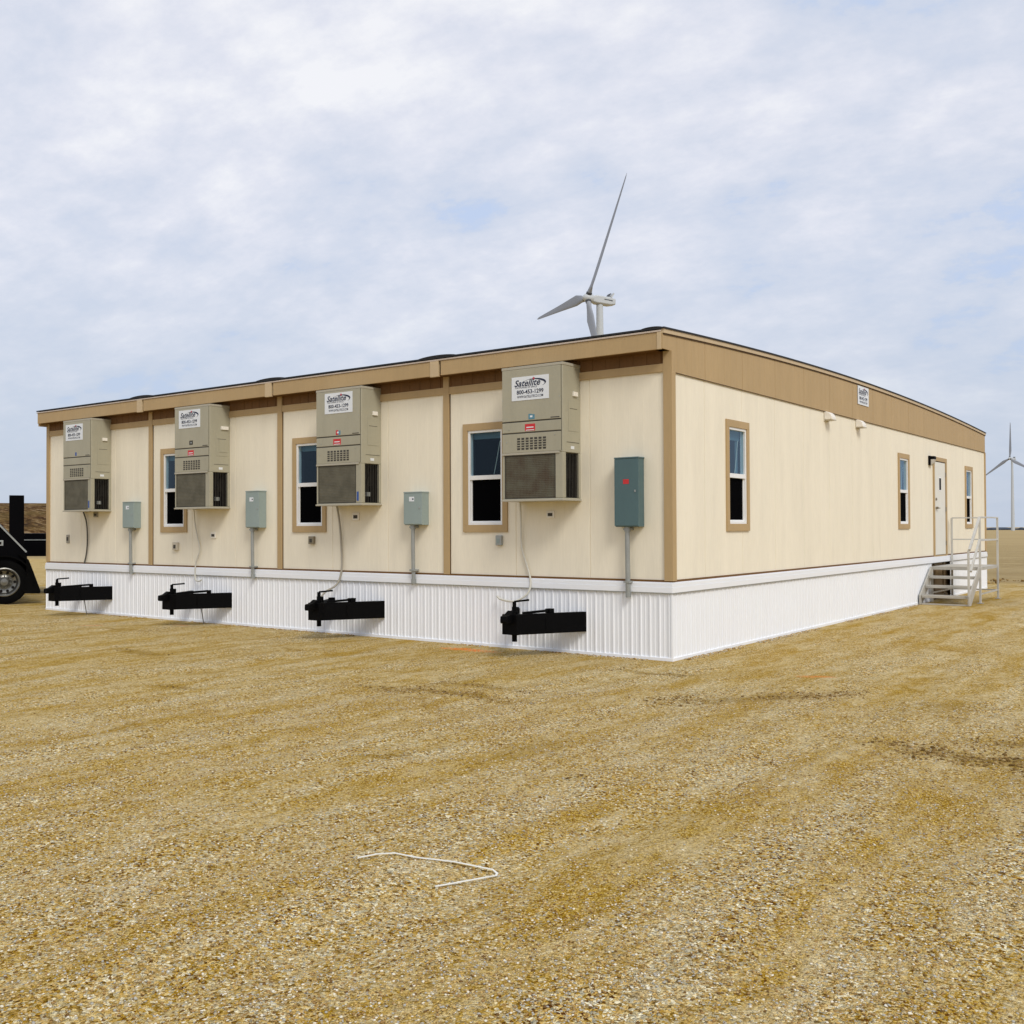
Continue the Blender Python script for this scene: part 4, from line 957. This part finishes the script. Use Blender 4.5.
# ------------------------------------------------------------------ plastic strap on the gravel
pts=[(2.312,-7.827),(2.352,-7.73),(2.394,-7.644),(2.52,-7.615),(2.70,-7.545),(2.889,-7.469),(2.925,-7.478),(2.939,-7.506),(2.93,-7.60),(2.88,-7.72),(2.819,-7.825)]
m=MB(); prev=None
for i,(x,y) in enumerate(pts):
    a=Vector(pts[max(i-1,0)]); b=Vector(pts[min(i+1,len(pts)-1)]); d=(b-a).normalized(); nrm=Vector((-d.y,d.x))*.0062
    z=float(gh(np.array([x]),np.array([y]))[0])+.012+.006*math.sin(i*1.7)
    cur=[(x+nrm.x,y+nrm.y,z+.003),(x-nrm.x,y-nrm.y,z+.003),(x-nrm.x,y-nrm.y,z),(x+nrm.x,y+nrm.y,z)]
    if prev:
        for k in range(4): m.quad(prev[k],prev[(k+1)%4],cur[(k+1)%4],cur[k])
    else: m.quad(*cur)
    prev=cur
m.quad(*prev)
tag(m.build('plastic_strap',M['strap']),'bent white plastic strap lying on the gravel in the foreground','strap')

# ------------------------------------------------------------------ sky and sun
SUN_EL,SUN_AZ=R(44),R(20)      # azimuth of the sun direction measured from +x towards +y (negative: towards viewer)
SUN_AZ=R(-30)
w=bpy.data.worlds.new('World'); scene.world=w; w.use_nodes=True; nt=w.node_tree; bg=nt.nodes['Background']
sky=N(nt,'ShaderNodeTexSky',sky_type='NISHITA'); sky.sun_disc=False; sky.sun_elevation=SUN_EL; sky.sun_rotation=R(90)-SUN_AZ; sky.altitude=200; sky.air_density=1; sky.dust_density=2.5
tc=N(nt,'ShaderNodeTexCoord').outputs['Generated']
sx=N(nt,'ShaderNodeSeparateXYZ'); nt.links.new(tc,sx.inputs[0])
zz=math_(nt,'ADD',math_(nt,'MAXIMUM',sx.outputs[2],0.),.38)
cv=N(nt,'ShaderNodeCombineXYZ'); nt.links.new(math_(nt,'DIVIDE',sx.outputs[0],zz),cv.inputs[0]); nt.links.new(math_(nt,'DIVIDE',sx.outputs[1],zz),cv.inputs[1])
cvw=mapping(nt,cv.outputs[0],(1,1,1),(2.3,.7,0),(0,0,R(-12)))
c1=noise(nt,mapping(nt,cvw,(.9,1.35,1)),2.1,8,.60); c1.inputs['Distortion'].default_value=.35
c2=noise(nt,mapping(nt,cvw,(1.,1.25,1),(5,5,0)),8.5,9,.62)
c3=noise(nt,mapping(nt,cvw,(1,1.4,1),(9,2,0)),.9,4,.5)
f=math_(nt,'ADD',math_(nt,'MULTIPLY',c1.outputs[0],.44),math_(nt,'ADD',math_(nt,'MULTIPLY',c2.outputs[0],.32),math_(nt,'MULTIPLY',c3.outputs[0],.24)))
K=8.4      # cloud radiance is given before the 0.1 background strength
cl=ramp(nt,f,[(.41,(.59,.655,.79)),(.48,(.675,.715,.82)),(.535,(.76,.78,.865)),(.61,(.895,.90,.935))])
clear=ramp(nt,f,[(.39,.7),(.435,0.)])
skyc=mix(nt,clear,cl,(.50,.62,.86))
hz=ramp(nt,sx.outputs[2],[(.0,.85),(.10,.55),(.26,.0)])
skyc=mix(nt,hz,skyc,(.50,.575,.70))
sc_=N(nt,'ShaderNodeVectorMath',operation='SCALE'); nt.links.new(skyc,sc_.inputs[0]); sc_.inputs['Scale'].default_value=K
fin=mix(nt,.93,sky.outputs[0],sc_.outputs[0])
nt.links.new(fin,bg.inputs[0]); bg.inputs[1].default_value=.1
sd=bpy.data.lights.new('sun','SUN'); sd.energy=1.5; sd.angle=R(20); sd.color=(1,.955,.88)
so=bpy.data.objects.new('sun',sd); col.objects.link(so)
dv=Vector((math.cos(SUN_EL)*math.cos(SUN_AZ),math.cos(SUN_EL)*math.sin(SUN_AZ),math.sin(SUN_EL)))
so.rotation_euler=dv.to_track_quat('Z','Y').to_euler(); so.location=(20,-10,30)
vs=scene.view_settings; vs.view_transform='Standard'; vs.look='None'; vs.gamma=1; vs.exposure=0.33; vs.use_curve_mapping=False
scene.render.engine='CYCLES'; scene.render.resolution_x=1024; scene.render.resolution_y=1024
scene.cycles.max_bounces=6
